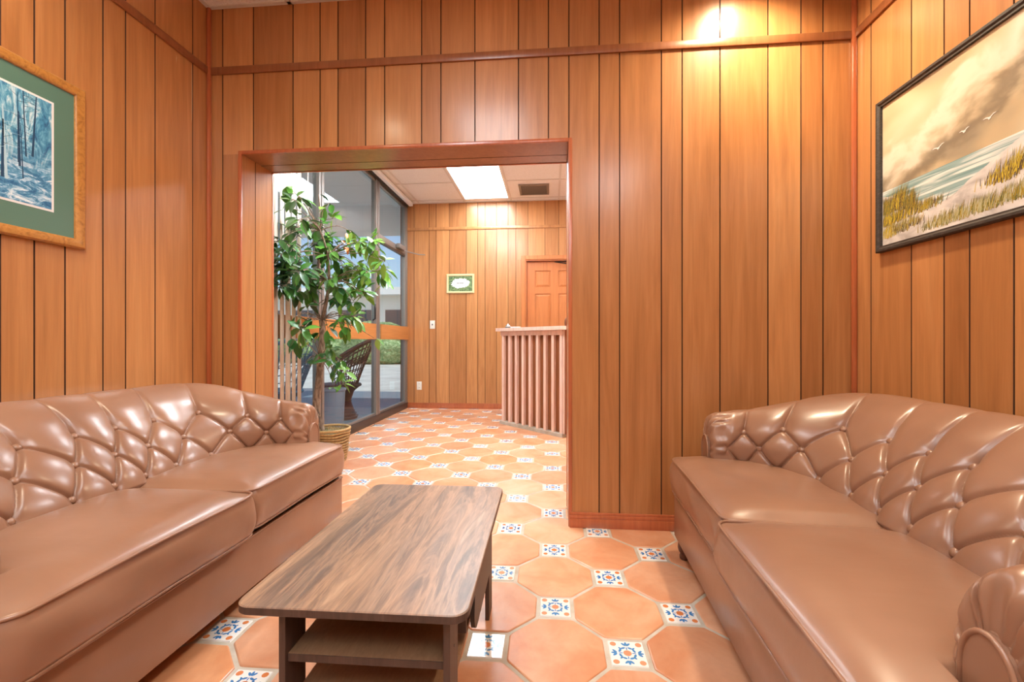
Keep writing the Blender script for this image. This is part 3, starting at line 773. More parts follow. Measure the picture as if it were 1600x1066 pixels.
# right: beach painting
def picture_right():
    y0, y1, z0, z1 = 1.16, 2.103, 1.335, 2.000; X = XR - .001
    oy, oz = (y0+y1)/2, z0; root = empty('painting', (X, oy, z0))
    fn = lambda a, b, h: (-h, a - oy, b - oz)
    f = MB(); frame_profile(f, y0, y1, z0, z1, .03, fn, M['dark_frame'], [(0, 0), (0, .020), (.004, .024), (.013, .024), (.020, .019), (.026, .019), (.028, .006)])
    f.build('frame', root, auto=30)
    pm = mat('seascape_paint', (.7, .6, .4), .38, coat=.25, coat_rough=.2); n = N(pm)
    tc = n.add('ShaderNodeTexCoord'); sp = n.add('ShaderNodeSeparateXYZ'); n.link(tc.outputs['Object'], sp.inputs[0])
    Y, Z = sp.outputs['Y'], sp.outputs['Z']
    cl = n.noise(n.coords((1, 2.2, 3.6), (R(25), 0, 0)), 1.15, 2, .25)
    band = n.math('SUBTRACT', Z, n.math('ADD', .40, n.math('MULTIPLY', Y, -.5)))
    band = n.math('ADD', band, n.math('MULTIPLY', n.math('SUBTRACT', n.noise(n.coords((1, 6, 9)), 1.0, 4, .3), .5), .42))
    def lobe(c_, w_): return n.math('POWER', 2.718, n.math('MULTIPLY', n.math('POWER', n.math('ABSOLUTE', n.math('DIVIDE', n.math('SUBTRACT', band, c_), w_)), 2.0), -1.0))
    skyc = n.ramp(cl, [(.32, (.38, .32, .22)), (.44, (.58, .46, .28)), (.54, (.66, .56, .37)), (.66, (.72, .66, .50))])
    skyc = n.mix(n.math('MULTIPLY', lobe(0, .055), .85), skyc, (.22, .185, .13)); skyc = n.mix(n.math('MULTIPLY', lobe(.13, .05), .8), skyc, (.82, .78, .65))
    wv = n.noise(n.coords((1, 3, 60)), 1.0, 4, 1.0)
    seac = n.ramp(wv, [(.36, (.20, .36, .36)), (.48, (.36, .52, .52)), (.56, (.60, .70, .68)), (.64, (.88, .88, .84))])
    sn = n.noise(n.coords((1, 9, 16)), 1.0, 4, .6)
    sandc = n.ramp(sn, [(.34, (.48, .46, .44)), (.5, (.72, .70, .67)), (.64, (.86, .84, .80))])
    hz = n.math('GREATER_THAN', Z, .262)
    # dune edge rises to both sides
    dl = n.math('ADD', n.math('MULTIPLY', n.math('ABSOLUTE', n.math('SUBTRACT', Y, .155)), .42), .100)
    dl = n.math('ADD', dl, n.math('MULTIPLY', sn, .05))
    dune = n.math('LESS_THAN', Z, dl)
    n.color(n.mix(dune, n.mix(hz, seac, skyc), sandc)); n.bump(n.noise(n.coords(), 300, 2), .1, .002)
    f = MB(); f.box(fn(y0 + .02, z0 + .02, .004), fn(y1 - .02, z1 - .02, .010), pm)
    rr = random.Random(11); ya, yb = y0 + .032, y1 - .032
    G = [mat('grass_paint_%s' % nme, c, .5) for nme, c in (('ochre', (.42, .30, .03)), ('gold', (.66, .50, .05)), ('olive', (.20, .19, .05)), ('brown', (.10, .065, .035)), ('pale', (.55, .52, .28)))]
    def tuft(yc, zc, h, wd, n_, pal):
        for k in range(n_):
            y = yc + rr.gauss(0, wd); z = zc + rr.uniform(-.01, .012); hh = h*rr.uniform(.5, 1.15)
            lean = rr.uniform(-.9, .2)*hh*.55; y = min(max(y, ya), yb); ye = min(max(y + lean, ya), yb); ze = z + hh; w_ = .0013
            lv = .0103 + rr.random()*.0006; z = max(z, z0 + .03)
            f.poly([fn(y - w_, z, lv), fn(y + w_, z, lv), fn((y+ye)/2 + w_*.7 + lean*-.08, (z+ze)/2, lv), fn(ye, ze, lv), fn((y+ye)/2 - w_*.7 + lean*-.08, (z+ze)/2, lv)], G[rr.choice(pal)])
    for (y, z, h, wd, n_, pal) in ((2.055, z0 + .165, .065, .022, 150, (2, 3, 0, 2)), (1.995, z0 + .170, .085, .022, 170, (0, 1, 2, 3)), (1.935, z0 + .150, .075, .020, 130, (3, 2, 0, 2)), (2.045, z0 + .115, .05, .025, 130, (1, 0, 2, 3)),
            (1.99, z0 + .120, .045, .03, 150, (1, 1, 0, 2, 3)), (1.90, z0 + .125, .045, .03, 130, (0, 1, 2, 3)), (1.84, z0 + .13, .035, .03, 100, (0, 4, 2, 3)),
            (2.04, z0 + .062, .055, .02, 130, (1, 0, 4)), (1.98, z0 + .070, .045, .03, 130, (0, 4, 3, 2)), (1.92, z0 + .08, .035, .03, 100, (4, 0, 3)),
            (1.80, z0 + .045, .04, .035, 120, (4, 2, 4, 0)), (1.72, z0 + .050, .05, .04, 150, (4, 4, 2, 0)), (1.62, z0 + .055, .05, .04, 150, (4, 2, 0)), (1.52, z0 + .06, .055, .04, 150, (4, 2, 0)), (1.40, z0 + .07, .06, .05, 150, (4, 0, 1)),
            (1.56, z0 + .130, .05, .03, 110, (3, 0, 1)), (1.49, z0 + .150, .06, .04, 160, (3, 0, 1, 1)), (1.38, z0 + .165, .075, .05, 200, (0, 1, 2)), (1.27, z0 + .18, .09, .05, 200, (0, 1, 2))):
        tuft(y, z, h, wd, n_, pal)
    wht = mat('gull_paint', (.85, .84, .80), .5); gry = mat('gull_tip_paint', (.25, .24, .22), .5)
    for (y, z, s_) in ((1.795, z0 + .336, .030), (1.69, z0 + .350, .022), (1.60, z0 + .352, .026), (1.42, z0 + .42, .024)):
        for sg, dz in ((-1, .62), (1, .22)):
            f.poly([fn(y, z - .002, .0112), fn(y + sg*s_*.5, z + s_*dz*.35 + .001, .0112), fn(y + sg*s_, z + s_*dz*.6, .0112), fn(y + sg*s_*.5, z + s_*dz*.35 + .005, .0112), fn(y, z + .003, .0112)], wht)
            f.poly([fn(y + sg*s_*.85, z + s_*dz*.5, .0113), fn(y + sg*s_*1.1, z + s_*dz*.6, .0113), fn(y + sg*s_*.85, z + s_*dz*.5 + .003, .0113)], gry)
        f.poly([fn(y - .006, z - .001, .0113), fn(y + .002, z - .006, .0113), fn(y + .007, z + .001, .0113), fn(y, z + .004, .0113)], wht)
    f.build('canvas', root, fix=False)
    tag(root, 'dark-framed beach painting of dunes, sea and gulls on the right wall', 'painting')
picture_right()
# small sign on the far wall
def sign():
    x0, x1, z0, z1 = -1.452, -1.06, 1.612, 1.880; Y = YF - .001; ox, oz = (x0+x1)/2, z0
    root = empty('framed_sign', (ox, Y, z0)); fn = lambda a, b, h: (a - ox, -h, b - oz)
    cm = mat('sign_frame_cream', (.72, .58, .30), .5); gm = mat('sign_green', (.10, .19, .06), .5); wm = mat('sign_white', (.85, .86, .84), .5); tm = mat('sign_ink', (.06, .07, .05), .6)
    N(gm).color(N(gm).ramp(N(gm).noise(N(gm).coords(), 40, 4), [(.35, (.05, .10, .035)), (.65, (.20, .30, .12))]))
    f = MB(); frame_profile(f, x0, x1, z0, z1, .03, fn, cm, [(0, 0), (0, .016), (.01, .020), (.026, .016), (.030, .006)]); f.build('frame', root, auto=30)
    f = MB(); f.box(fn(x0 + .025, z0 + .025, .008), fn(x1 - .025, z1 - .025, .003), gm)
    rr = random.Random(5); cx, cz = ox + .0, oz + .140; pts = []
    for k in range(56):
        a = 2*PI*k/56; q = 1 + rr.uniform(-.14, .10); pts.append(fn(cx + .128*q*math.cos(a), cz + .070*q*math.sin(a), .0085))
    f.poly(pts[::-1], wm)
    x = cx - .052
    for wd in (.010, .008, .010, 0, .009, .007, .012, .009, .010):    # tiny, not legible even in the photo
        if wd: f.poly([fn(x, cz - .007, .0089), fn(x + wd, cz - .007, .0089), fn(x + wd, cz + .006, .0089), fn(x, cz + .006, .0089)], tm)
        x += wd + .003
    f.build('sign_face', root, fix=False)
    tag(root, 'small cream-framed green and white sign on the far panelled wall', 'sign')
sign()
# switch and outlet
def plate(x, z, name, label, cat):
    root = empty(name, (x, YF - .0005, z)); f = MB(); f.box((-.036, -.006, -.058), (.036, 0, .058), M['plastic'], bev=.003); f.build('cover_plate', root, auto=40)
    f = MB()
    if name == 'light_switch': f.box((-.006, -.016, -.010), (.006, -.006, .012), M['slot'], bev=.002); f.build('toggle', root)
    else:
        for dz in (-.026, .026):
            f = MB(); f.lathe([(.001, -.0075), (.016, -.0075), (.017, -.006)], (0, 0, dz), M['plastic'], 18, axis='y')
            for dx in (-.006, .006): f.box((dx - .0015, -.0085, dz - .004), (dx + .0015, -.0070, dz + .006), M['slot'])
            f.build('socket', root)
    tag(root, label, cat)
plate(-1.655, 1.175, 'light_switch', 'ivory light switch on the far wall left of the counter', 'light switch')
plate(-1.845, .315, 'power_outlet', 'ivory double power outlet low on the far wall near the glass', 'power outlet')

# ------------------------------------------------------------------ far door
def far_door():
    fr = MB(); w_ = .052; yf = YF
    for lo, hi in (((DX0 - w_, yf - .016, 0), (DX0 + .004, yf, DZ + w_)), ((DX1 - .004, yf - .016, 0), (DX1 + w_, yf, DZ + w_)), ((DX0 + .004, yf - .016, DZ - .004), (DX1 - .004, yf, DZ + w_))):
        fr.box(lo, hi, M['door_wood'], bev=.004)
    for lo, hi in (((DX0, yf, 0), (DX0 + .02, yf + .14, DZ)), ((DX1 - .02, yf, 0), (DX1, yf + .14, DZ)), ((DX0 + .02, yf, DZ - .02), (DX1 - .02, yf + .14, DZ))): fr.box(lo, hi, M['door_wood'])
    d = empty('door_1', ((DX0+DX1)/2, yf + .07, 0)); struct(d)
    o = fr.build('door_frame', d); o.location = (-(DX0+DX1)/2, -(yf + .07), 0)
    wd = (DX1-DX0)/2 - .022; f = MB(); H = DZ - .025
    # stiles and rails around six raised panels
    xs = [-wd, -wd + .115, -.052, .052, wd - .115, wd]; zs = [.005, .24, .86, 1.00, 1.60, 1.69, 1.92, H]
    f.box((-wd, -.010, .005), (wd, .028, H), M['door_wood'])
    for a, b in ((0, 1), (2, 3), (4, 5)): f.box((xs[a], -.022, .005), (xs[b], -.010, H), M['door_wood'])
    for a, b in ((1, 2), (3, 4)):
        for q in (0, 2, 4, 6): f.box((xs[a], -.022, zs[q]), (xs[b], -.010, zs[q+1]), M['door_wood'])
        for q in (1, 3, 5):
            x0, x1, z0, z1 = xs[a], xs[b], zs[q], zs[q+1]
            rs = [[(x0+k, y, z0+k), (x1-k, y, z0+k), (x1-k, y, z1-k), (x0+k, y, z1-k)] for k, y in ((.010, -.0101), (.012, -.0125), (.034, -.021), )]
            f.rings(rs, M['door_wood'], True, False, True)
    lf = f.build('door_leaf', d)
    g = MB(); g.box((.17, -.075, H - .075), (.36, -.022, H - .02), M['black'], bev=.006); g.tube([(.20, -.07, H - .045), (-.0, -.17, H - .03), (.16, -.05, H - .005)], .008, M['black'], 8); g.build('door_closer', lf)
    g = MB(); g.lathe([(.001, -.075), (.02, -.073), (.027, -.06), (.022, -.046), (.010, -.040), (.010, -.028), (.026, -.026), (.026, -.022)], (wd - .06, 0, .95), M['chrome'], 20, axis='y'); g.build('door_knob', lf, auto=40)
far_door()

# ------------------------------------------------------------------ glass wall (aluminium storefront)
def glass_wall():
    root = struct(empty('window_1', (GX, 4.3, 0))); oy = 4.3
    def bx(f, y0, y1, z0, z1, m, x0=-.045, x1=.0, bev=.002): f.box((x0, y0 - oy, z0), (x1, y1 - oy, z1), m, bev=bev)
    ya, yb = YW + TH, YF
    f = MB(); bx(f, ya, yb, 0, .085, M['bronze'], -.06, .012); bx(f, ya, yb, .085, .11, M['alu'], -.045, -.005)
    bx(f, ya, yb, ZH - .05, ZH, M['bronze'], -.06, .012); bx(f, ya, yb, ZH - .075, ZH - .05, M['alu'], -.045, -.005)
    for y, w_ in ((ya + .03, .06), (3.74, .09), (5.02, .11), (yb - .05, .09)):
        bx(f, y - w_/2, y - .006, .085, ZH - .05, M['alu'], -.055, .006); bx(f, y + .006, y + w_/2, .085, ZH - .05, M['alu'], -.055, .006); bx(f, y - .006, y + .006, .085, ZH - .05, M['black'], -.05, .001)
    bx(f, 5.075, yb - .09, 2.145, 2.215, M['alu'], -.05, .004); bx(f, 5.075, yb - .09, 2.12, 2.145, M['bronze'], -.04, .002)
    f.build('window_frame', root, auto=40)
    for y0, y1, z0, z1 in ((ya + .06, 3.695, .11, ZH - .075), (3.785, 4.965, .11, ZH - .075), (5.075, yb - .095, .11, 2.12), (5.075, yb - .095, 2.215, ZH - .075)):
        f = MB(); f.box((-.028, y0 - oy, z0), (-.022, y1 - oy, z1), M['glass']); f.build('pane', root)
    f = MB(); bx(f, ya + .06, 4.965, .965, 1.145, M['band'], -.020, .006); bx(f, 5.08, yb - .0, .965, 1.145, M['band'], .006, .022); f.build('wooden_band', root)
    f = MB(); f.tube([(.008, 4.86 - oy, 1.18), (.035, 4.86 - oy, 1.20), (.035, 4.86 - oy, 1.36), (.008, 4.86 - oy, 1.38)], .011, M['black'], 8); f.build('door_handle', root, smooth=True)
    f = MB(); f.box((.006, 5.62 - oy, 2.165), (.06, 5.86 - oy, 2.225), M['alu'], bev=.008); f.tube([(.05, 5.80 - oy, 2.16), (.22, 5.92 - oy, 2.13), (.30, 5.95 - oy, 2.13)], .007, M['alu'], 8); f.build('door_closer', root, auto=40)
    # faint round decal with three strokes, read from behind
    f = MB(); dm = mat('decal_grey', (.22, .25, .25), .6)
    cy, cz = 5.36 - oy, 1.86
    f.tube([(-.0205, cy + .085*math.cos(2*PI*k/24), cz + .075*math.sin(2*PI*k/24)) for k in range(24)], .0015, dm, 4, closed=True)
    for dy in (-.045, -.015, .015, .045): f.tube([(-.0205, cy + dy, cz - .03), (-.0205, cy + dy + (.02 if abs(dy) < .02 else 0), cz + .03)], .003, dm, 4)
    f.build('decal', root)
glass_wall()

# vertical blinds gathered at the near end of the glass
def blinds():
    root = empty('vertical_blinds', (GX + .085, 3.0, 0)); f = MB()
    f.box((-.025, -.42, 2.82), (.025, 3.0, 2.865), M['white_paint'], bev=.003); f.build('headrail', root)
    f = MB(); rr = random.Random(2)
    for k in range(10):
        y = -.40 + k*.073; a = R(101 + rr.uniform(-9, 9)); c, s = math.cos(a)*.042, math.sin(a)*.042; bow = .006
        rs = []
        for z in (.06, 2.82):
            rs.append([(-c, y - s, z), (-c*.4 + bow*s/.042, y - s*.4 - bow*c/.042, z), (c*.4 + bow*s/.042, y + s*.4 - bow*c/.042, z), (c, y + s, z)])
        f.rings(rs, M['blind'], closed=False)
    o = f.build('slats', root, smooth=True, fix=False); md = o.modifiers.new('thick', 'SOLIDIFY'); md.thickness = .0012
    f = MB(); f.tube([(.045, .30, 2.81), (.045, .30, .9)], .004, M['white_paint'], 6); f.build('wand', root)
    tag(root, 'beige vertical blinds gathered at the left end of the glass wall', 'blinds')
blinds()

# ------------------------------------------------------------------ reception counter
def counter():
    A = Vector((-.565, 5.025, 0)); B = Vector((.116, 4.345, 0)); d = (B - A).normalized(); nrm = Vector((-d.y, d.x, 0)) * -1
    if nrm.y > 0: nrm = -nrm
    L = (B - A).length; rz = math.atan2(d.y, d.x)
    root = empty('reception_counter', A, rz)          # local x runs along the angled face, -y is its front
    # cores
    f = MB(); f.prism([(0, .036), (L - .01, .036), (L + .12, .17), (L + .12, .9), (.45, .9), (.0, .45)], .04, 1.045, M['cedar_back'], .6); f.build('body', root)
    f = MB(); f.box((-.01, -.015, 0), (L + .01, .09, .035), M['grout']); f.build('plinth', root)
    nS = 9
    first = None
    for k in range(nS):
        x = .012 + k*(L - .055)/(nS - 1); f = MB(); f.box((x, 0, .035), (x + .036, .034, 1.005), M['cedar'], tint=rnd.random(), bev=.002); f.build('slat', root)
    f = MB(); f.box((-.004, -.006, 1.005), (L + .004, .080, 1.055), M['cedar'], tint=.7, bev=.003); f.build('rail', root)
    f = MB(); f.prism([(-.045, -.045), (L + .03, -.045), (L + .20, .13), (L + .20, .95), (.43, .95), (-.045, .37)], 1.055, 1.092, M['cedar'], .85)
    f.build('countertop', root)
    f = MB(); f.box((L - .002, .0, .035), (L + .026, .078, 1.055), M['cedar'], tint=.3, bev=.002); f.build('corner_post', root)
    f = MB(); f.prism([(L + .026, .005), (L + .19, .17), (L + .17, .19), (L + .006, .025)], .035, 1.055, M['cedar_back'], .2); f.build('end_board', root)
    # dark log post beside the counter corner
    f = MB(); rr = random.Random(4)
    f.tube([(L + .055 + rr.uniform(-.006, .006), .03, z) for z in (1.09, 1.12, 1.15, 1.175)], [.035, .042, .040, .025], M['cedar_back'], 12, tint=.0); f.build('post_cap', root, smooth=True)
    tag(root, 'rustic cedar reception counter with vertical slats across the hall', 'counter')
    # desk bell and pen on the top
    p = A + d*.085 + (-nrm)*.035
    b_ = empty('desk_bell', (p.x, p.y, 1.092)); f = MB(); f.lathe([(.036, 0), (.038, .006), (.034, .010)], (0, 0, 0), M['black'], 20); f.build('base', b_, auto=40)
    f = MB(); f.lathe([(.032, .010), (.031, .022), (.024, .036), (.012, .044), (.004, .047), (.004, .056), (.0005, .058)], (0, 0, 0), M['chrome'], 20); f.build('dome', b_, smooth=True)
    tag(b_, 'small chrome and black desk bell on the left end of the counter', 'bell')
    q = p + d*.12; f = MB(); f.tube([(-.05, .012, .006), (.06, -.01, .006)], .005, M['white_paint'], 8); o = f.build('pen'); o.location = (q.x, q.y, 1.092); tag(o, 'white pen lying on the countertop beside the desk bell', 'pen')
counter()

# ------------------------------------------------------------------ potted ficus
def leaf_mat():
    m = mat('ficus_leaf', (.08, .25, .03), .32, coat=.25, coat_rough=.2); n = N(m)
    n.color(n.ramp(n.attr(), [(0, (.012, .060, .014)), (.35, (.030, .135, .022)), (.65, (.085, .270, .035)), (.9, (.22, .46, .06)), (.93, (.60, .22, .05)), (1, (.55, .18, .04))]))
    n.b.inputs['Subsurface Weight'].default_value = 0
    n.b.inputs['Transmission Weight'].default_value = 0
    return m
M['leaf'] = leaf_mat()
def bark():
    m = mat('bark', (.3, .2, .12), .8); n = N(m); a = n.noise(n.coords((1, 1, .35)), 38, 5, 1.2)
    n.color(n.ramp(a, [(.3, (.09, .060, .042)), (.5, (.24, .175, .125)), (.7, (.42, .34, .26))])); n.bump(a, .5, .01); return m
M['bark'] = bark()
M['wicker'] = wood_mat('basket_wicker', (.24, .13, .045), (.46, .29, .11), (.62, .44, .20), (30, 30, 30), fine=(90, 90, 90), tint=True, rough=.6, coat=0)
M['moss'] = mat('moss', (.20, .22, .12), .95)
def ficus():
    PX, PY = -1.735, 3.34; root = empty('potted_ficus', (PX, PY, 0)); rr = random.Random(21)
    th = R(5); c_, s_ = math.cos(th), math.sin(th)
    def w2(u, v, y):     # a place in the crown, given where it shows from the doorway and its distance
        r = (u-800)/690; dx, dy, dz = r*c_ - s_, r*s_ + c_, (533-v)/690; k = y/dy
        return Vector((dx*k - PX, y - PY, CAM_H + dz*k))
    def clampx(p):
        p.x = max(p.x, GX + .15 - PX if p.z > .9 and p.y < .35 else GX + .05 - PX); p.y = max(p.y, YW + TH + .04 - PY); return p
    # basket
    f = MB(); rows = 11
    for k in range(rows):
        z = .012 + k*.022; r = .118 + .030*(k/rows)
        for ph in (0, 1):
            pts = [((r + .0045*math.sin(18*a + ph*PI + k*PI))*math.cos(a), (r + .0045*math.sin(18*a + ph*PI + k*PI))*math.sin(a), z + .003*math.sin(5*a + k)) for a in [2*PI*q/108 for q in range(108)]]
            f.tube(pts, .0085, M['wicker'], 6, closed=True, tint=rr.random())
    f.tube([(.150*math.cos(2*PI*q/48), .150*math.sin(2*PI*q/48), .255) for q in range(48)], .011, M['wicker'], 8, closed=True, tint=.8)
    f.lathe([(.001, .0), (.112, .0), (.140, .235), (.136, .235), (.10, .2)], (0, 0, 0), M['wicker'], 32, tint=.1)
    f.build('basket', root, smooth=True)
    f = MB(); f.lathe([(.134, .222), (.10, .232), (.05, .238), (.001, .240)], (0, 0, 0), M['moss'], 28)
    for q in range(160):
        a = rr.uniform(0, 2*PI); r = .13*math.sqrt(rr.random()); p = Vector((r*math.cos(a), r*math.sin(a), .232)); g = rr.uniform(0, 2*PI); e2 = p + Vector((math.cos(g)*.03, math.sin(g)*.03, rr.uniform(.005, .03)))
        f.tube([p, e2], .0014, M['moss'] if q % 2 else M['wicker'], 4, tint=.9)
    f.build('moss', root, fix=False)
    # trunk and boughs
    Y0 = 3.33
    T = [w2(495, 690, Y0), w2(494, 640, Y0), w2(498, 600, Y0), w2(501, 560, Y0), w2(504, 520, Y0), w2(503, 500, Y0)]; T[0] = Vector((T[1].x*.6, 0, .22))
    f = MB(); f.tube(catmull([tuple(x) for x in T], 5), [.030 - .008*i/25 for i in range(26)], M['bark'], 12)
    def bough(pts, r0, r1):
        P = catmull([tuple(clampx(Vector(x))) for x in pts], 4); n = len(P); f.tube(P, [r0 + (r1-r0)*i/(n-1) for i in range(n)], M['bark'], 8)
    bough([w2(503, 502, Y0), w2(492, 480, 3.36), w2(490, 450, 3.38), w2(494, 410, 3.42), w2(482, 370, 3.45), w2(470, 335, 3.45), w2(452, 305, 3.42)], .017, .004)
    bough([w2(503, 502, Y0), w2(510, 470, 3.3), w2(514, 440, 3.28), w2(512, 400, 3.25), w2(500, 360, 3.2), w2(478, 325, 3.25)], .017, .004)
    forks = [w2(490, 450, 3.38), w2(514, 440, 3.28), w2(512, 400, 3.25), w2(494, 410, 3.42), w2(482, 370, 3.45), w2(500, 360, 3.2), w2(503, 500, Y0), w2(501, 560, Y0), w2(492, 480, 3.36)]
    lf = MB()
    def leaf(p, d, size, t):
        d = d.normalized(); up = Vector((rr.uniform(-.4, .4), rr.uniform(-.9, .1), 1)).normalized(); sd_ = d.cross(up)
        if sd_.length < .05: sd_ = Vector((1, 0, 0))
        sd_.normalize(); nn = sd_.cross(d).normalized(); wd = size*rr.uniform(.20, .27); cup = size*.07; dr = size*rr.uniform(.06, .22)
        rows = [(0, .02), (.14, .50), (.32, .92), (.52, 1.0), (.72, .78), (.88, .38), (1.0, .02)]
        k0 = len(lf.v)
        for a, ww in rows:
            c = p + d*(size*a) - Vector((0, 0, 1))*dr*a*a
            for sg in (-1, 0, 1):
                q = c + sd_*sg*wd*ww + nn*(cup*ww if sg else 0); q.x = max(q.x, GX + .012 - PX); q.y = max(q.y, YW + TH + .012 - PY); lf.v.append(tuple(q))
        for i in range(len(rows)-1):
            for j in (0, 1): lf.face([k0+i*3+j, k0+i*3+j+1, k0+i*3+j+4, k0+i*3+j+3], M['leaf'], t)
    def cluster(u, v, rpx, n, y=None, lit=.5):
        y = y if y is not None else (rr.uniform(2.72, 3.10) if u < 472 else rr.uniform(3.08, 3.60)); c = clampx(w2(u, v, y)); r = rpx*.0050
        src = min(forks, key=lambda q: (q-c).length); midp = src.lerp(c, .55) + Vector((0, 0, .04))
        f.tube(catmull([tuple(clampx(src.copy())), tuple(clampx(midp)), tuple(c)], 4), [.0045 - .0028*i/8 for i in range(9)], M['bark'], 5)
        for k in range(n):
            o = Vector((rr.gauss(0, 1), rr.gauss(0, 1), rr.gauss(0, .8))); o = o.normalized()*r*rr.uniform(.1, .9)
            p = c + o; dd = (o.normalized()*.8 + Vector((rr.uniform(-.4, .4), rr.uniform(-.4, .4), rr.uniform(-1.0, .15))))
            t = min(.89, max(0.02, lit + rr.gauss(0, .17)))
            p = clampx(p)
            f.tube([c, p], .0013, M['bark'], 4)
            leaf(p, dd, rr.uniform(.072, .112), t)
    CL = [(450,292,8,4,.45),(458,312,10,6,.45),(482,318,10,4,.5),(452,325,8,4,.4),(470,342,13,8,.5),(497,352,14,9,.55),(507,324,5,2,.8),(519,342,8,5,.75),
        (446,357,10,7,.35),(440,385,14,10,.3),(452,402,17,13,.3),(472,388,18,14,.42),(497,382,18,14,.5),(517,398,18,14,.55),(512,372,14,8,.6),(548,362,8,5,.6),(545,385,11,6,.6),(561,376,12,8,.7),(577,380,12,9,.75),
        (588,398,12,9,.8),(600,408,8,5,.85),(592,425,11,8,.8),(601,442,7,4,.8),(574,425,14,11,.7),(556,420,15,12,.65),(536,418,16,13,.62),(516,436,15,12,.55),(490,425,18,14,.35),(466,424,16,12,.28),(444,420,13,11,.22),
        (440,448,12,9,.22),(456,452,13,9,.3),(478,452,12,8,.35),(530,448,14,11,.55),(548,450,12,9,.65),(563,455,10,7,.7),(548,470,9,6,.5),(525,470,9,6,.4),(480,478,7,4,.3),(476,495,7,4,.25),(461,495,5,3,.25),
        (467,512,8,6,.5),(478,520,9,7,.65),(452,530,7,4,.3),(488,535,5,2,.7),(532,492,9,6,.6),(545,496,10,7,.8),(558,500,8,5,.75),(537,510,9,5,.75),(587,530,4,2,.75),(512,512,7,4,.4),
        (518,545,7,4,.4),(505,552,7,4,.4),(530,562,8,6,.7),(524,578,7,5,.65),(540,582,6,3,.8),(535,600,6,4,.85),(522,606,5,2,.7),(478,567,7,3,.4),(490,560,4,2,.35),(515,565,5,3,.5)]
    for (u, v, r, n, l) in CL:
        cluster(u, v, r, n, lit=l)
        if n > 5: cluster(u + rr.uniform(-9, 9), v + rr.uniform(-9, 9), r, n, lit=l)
    # one dead orange sprig
    c = clampx(w2(541, 386, 3.15))
    for k in range(9): leaf(c + Vector((rr.gauss(0, .02), rr.gauss(0, .02), rr.gauss(0, .02))), Vector((rr.uniform(-1, 1), rr.uniform(-1, .2), rr.uniform(-.8, .6))), rr.uniform(.035, .06), .97)
    f.build('trunk', root, smooth=True, fix=False)
    lf.build('foliage', root, smooth=True, fix=False)
    tag(root, 'tall leafy ficus tree in a wicker basket behind the left sofa', 'potted tree')
ficus()

# ------------------------------------------------------------------ outside
f = MB(); conc = mat('outdoor_concrete', (.52, .50, .46), .9); n = N(conc); n.color(n.ramp(n.noise(n.coords(), 1.4, 5), [(.3, (.42, .41, .38)), (.7, (.60, .58, .54))]))
f.box((-60, -30, -.30), (GX - .07, 80, -.08), conc); struct(f.build('ground'))
f = MB(); pf = mat('porch_floor_shade', (.17, .21, .25), .55); f.box((-4.7, -1.5, -.08), (GX - .065, 8.2, -.02), pf); struct(f.build('porch_floor'))  # dark blue-grey floor colour stands in for the porch shade
f = MB(); f.box((-4.9, -1.5, 2.95), (GX - .02, 8.2, 3.10), M['white_paint']); f.box((-4.95, -1.5, 2.80), (-4.88, 8.2, 3.16), M['white_paint']); struct(f.build('porch_roof'))
f = MB(); f.box((GX - .1, YB - .2, 3.02), (HXR + 3, YF + .2, 3.15), conc); struct(f.build('roof_slab'))

def wicker_chair(loc, rz, label, wm):
    root = empty('wicker_chair', loc, rz); f = MB()
    f.lathe([(.21, .0), (.17, .10), (.13, .22), (.17, .34), (.24, .40)], (0, 0, 0), wm, 28)
    for k in range(12): f.lathe([(.215 - abs(k-6)*.0 - .08*math.sin(PI*k/12), .02 + k*.032), (.222 - .08*math.sin(PI*k/12), .032 + k*.032)], (0, 0, 0), wm, 28)
    f.build('pedestal', root, auto=50)
    f = MB(); f.lathe([(.001, .40), (.25, .40), (.262, .415), (.25, .435), (.001, .44)], (0, 0, 0), wm, 28); f.build('seat', root, auto=50)
    f = MB(); cols = 22
    def bp(u, v):     # flared fan back
        a = (u - .5)*R(200); r = .25 + .17*v; return Vector((r*math.sin(a), .02 + r*math.cos(a)*(.75 + .25*v), .42 + (.55*v)*(1 - .55*abs(2*u-1)**2.2) + .03*v))
    for i in range(cols+1): f.tube([bp(i/cols, v/8) for v in range(9)], .006, wm, 5)
    for v in (0, .2, .35, .5, .7, .85): f.tube([bp(u/32, v) for u in range(33)], .006, wm, 5)
    for i in range(cols):
        f.tube([bp(i/cols, .5), bp((i+1)/cols, .7)], .004, wm, 4); f.tube([bp((i+1)/cols, .5), bp(i/cols, .7)], .004, wm, 4)
    f.build('backrest', root, smooth=True)
    f = MB(); f.tube([bp(u/40, 1) for u in range(41)], .020, wm, 8); f.build('rim', root, smooth=True)
    tag(root, label, 'chair', 'wicker chairs on the porch')
wk = mat('dark_wicker', (.045, .026, .030), .55); wt = mat('teal_wicker', (.04, .13, .20), .55)
wicker_chair((-2.62, 5.30, -.02), R(-70), 'dark wicker peacock chair outside, behind the glass wall', wk)
wicker_chair((-2.95, 4.55, -.02), R(-100), 'teal-blue wicker chair outside, left of the dark one, behind the ficus trunk', wt)
t = empty('planter', (-2.36, 4.62, -.02)); f = MB(); gm = mat('planter_grey', (.22, .26, .32), .6)
f.lathe([(.001, 0), (.105, 0), (.125, .42), (.135, .43), (.135, .45), (.118, .45), (.110, .40), (.001, .40)], (0, 0, 0), gm, 28); f.build('pot', t, auto=40)
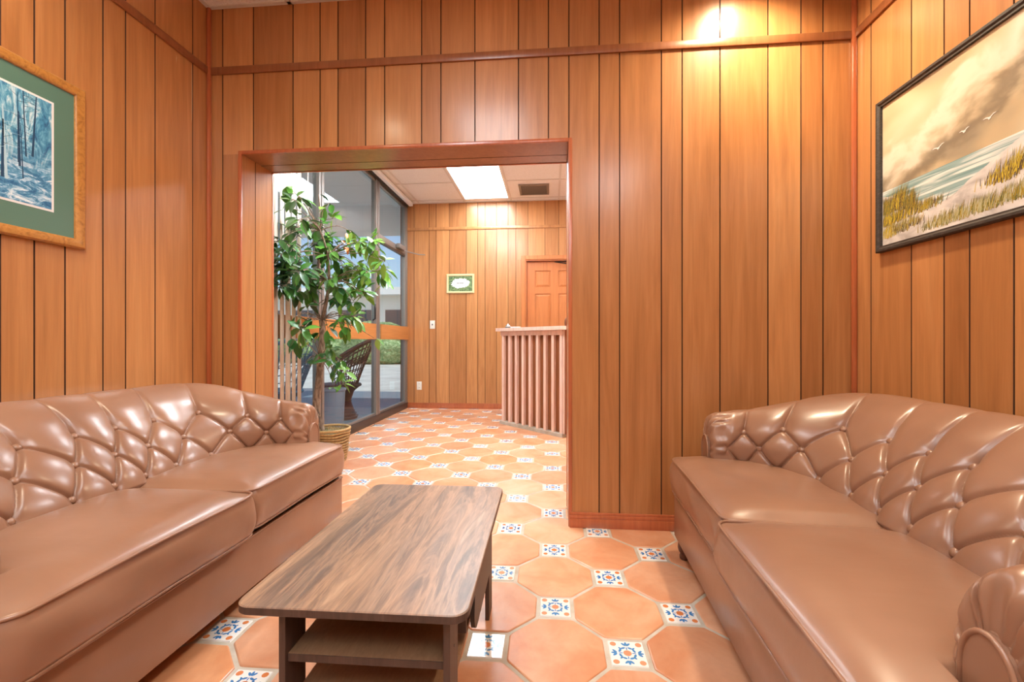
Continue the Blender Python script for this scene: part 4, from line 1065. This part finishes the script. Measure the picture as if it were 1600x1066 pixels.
f = MB(); f.lathe([(.001, .405), (.112, .402)], (0, 0, 0), M['moss'], 20); f.build('soil', t)
tag(t, 'tall grey cylindrical planter outside the glass in front of the wicker chair', 'planter')

def bush(loc, rx, ry, rz_, label, seed):
    bm = bmesh.new(); bmesh.ops.create_icosphere(bm, subdivisions=4, radius=1); rr = random.Random(seed)
    ph = [(rr.uniform(2, 9), rr.uniform(2, 9), rr.uniform(2, 9), rr.uniform(0, 6)) for _ in range(9)]
    for v in bm.verts:
        d = sum(math.sin(v.co.x*a + v.co.y*b + v.co.z*c + e) for a, b, c, e in ph)/9; d2 = rr.uniform(-.05, .05)
        q = v.co*(1 + .35*d + d2); v.co = Vector((q.x*rx, q.y*ry, max(0, q.z*rz_ + rz_*.85)))
    me = bpy.data.meshes.new('bush'); bm.to_mesh(me); bm.free(); me.materials.append(HM); o = bpy.data.objects.new('garden_bush', me); C.objects.link(o); o.location = loc
    tag(o, label, 'bush', 'bushes across the street')
HM = mat('hedge', (.2, .35, .15), .9); n = N(HM); n.color(n.ramp(n.noise(n.coords(), 9, 6, rough=.7), [(.35, (.10, .20, .07)), (.52, (.28, .42, .18)), (.68, (.55, .65, .38))])); n.bump(n.noise(n.coords(), 14, 4), 1, .1)
bush((-7.4, 19.5, -.08), 2.0, 1.2, 1.0, 'pale green bush across the street, seen low through the door glass', 1)
bush((-11.5, 20.5, -.08), 2.0, 1.2, .8, 'pale green bush across the street, left of the larger one, behind the wicker chair', 2)
b = empty('street_building', (-16, 30, -.08)); f = MB(); wm = mat('stucco', (.72, .70, .64), .9); f.box((-14, 0, 0), (12, 8, 4.4), wm); f.build('wall', b)
f = MB(); f.box((-14.4, -.8, 4.2), (12.4, 8.4, 4.7), M['white_paint']); f.build('roof', b)
dkm = mat('shop_window_dark', (.03, .045, .07), .15)
for k in range(7): f = MB(); f.box((-12.5 + k*3.4, -.06, .9), (-10.0 + k*3.4, 0, 3.2), dkm); f.build('window', b)
tag(b, 'long pale building with dark windows across the street, seen through the glass', 'building')
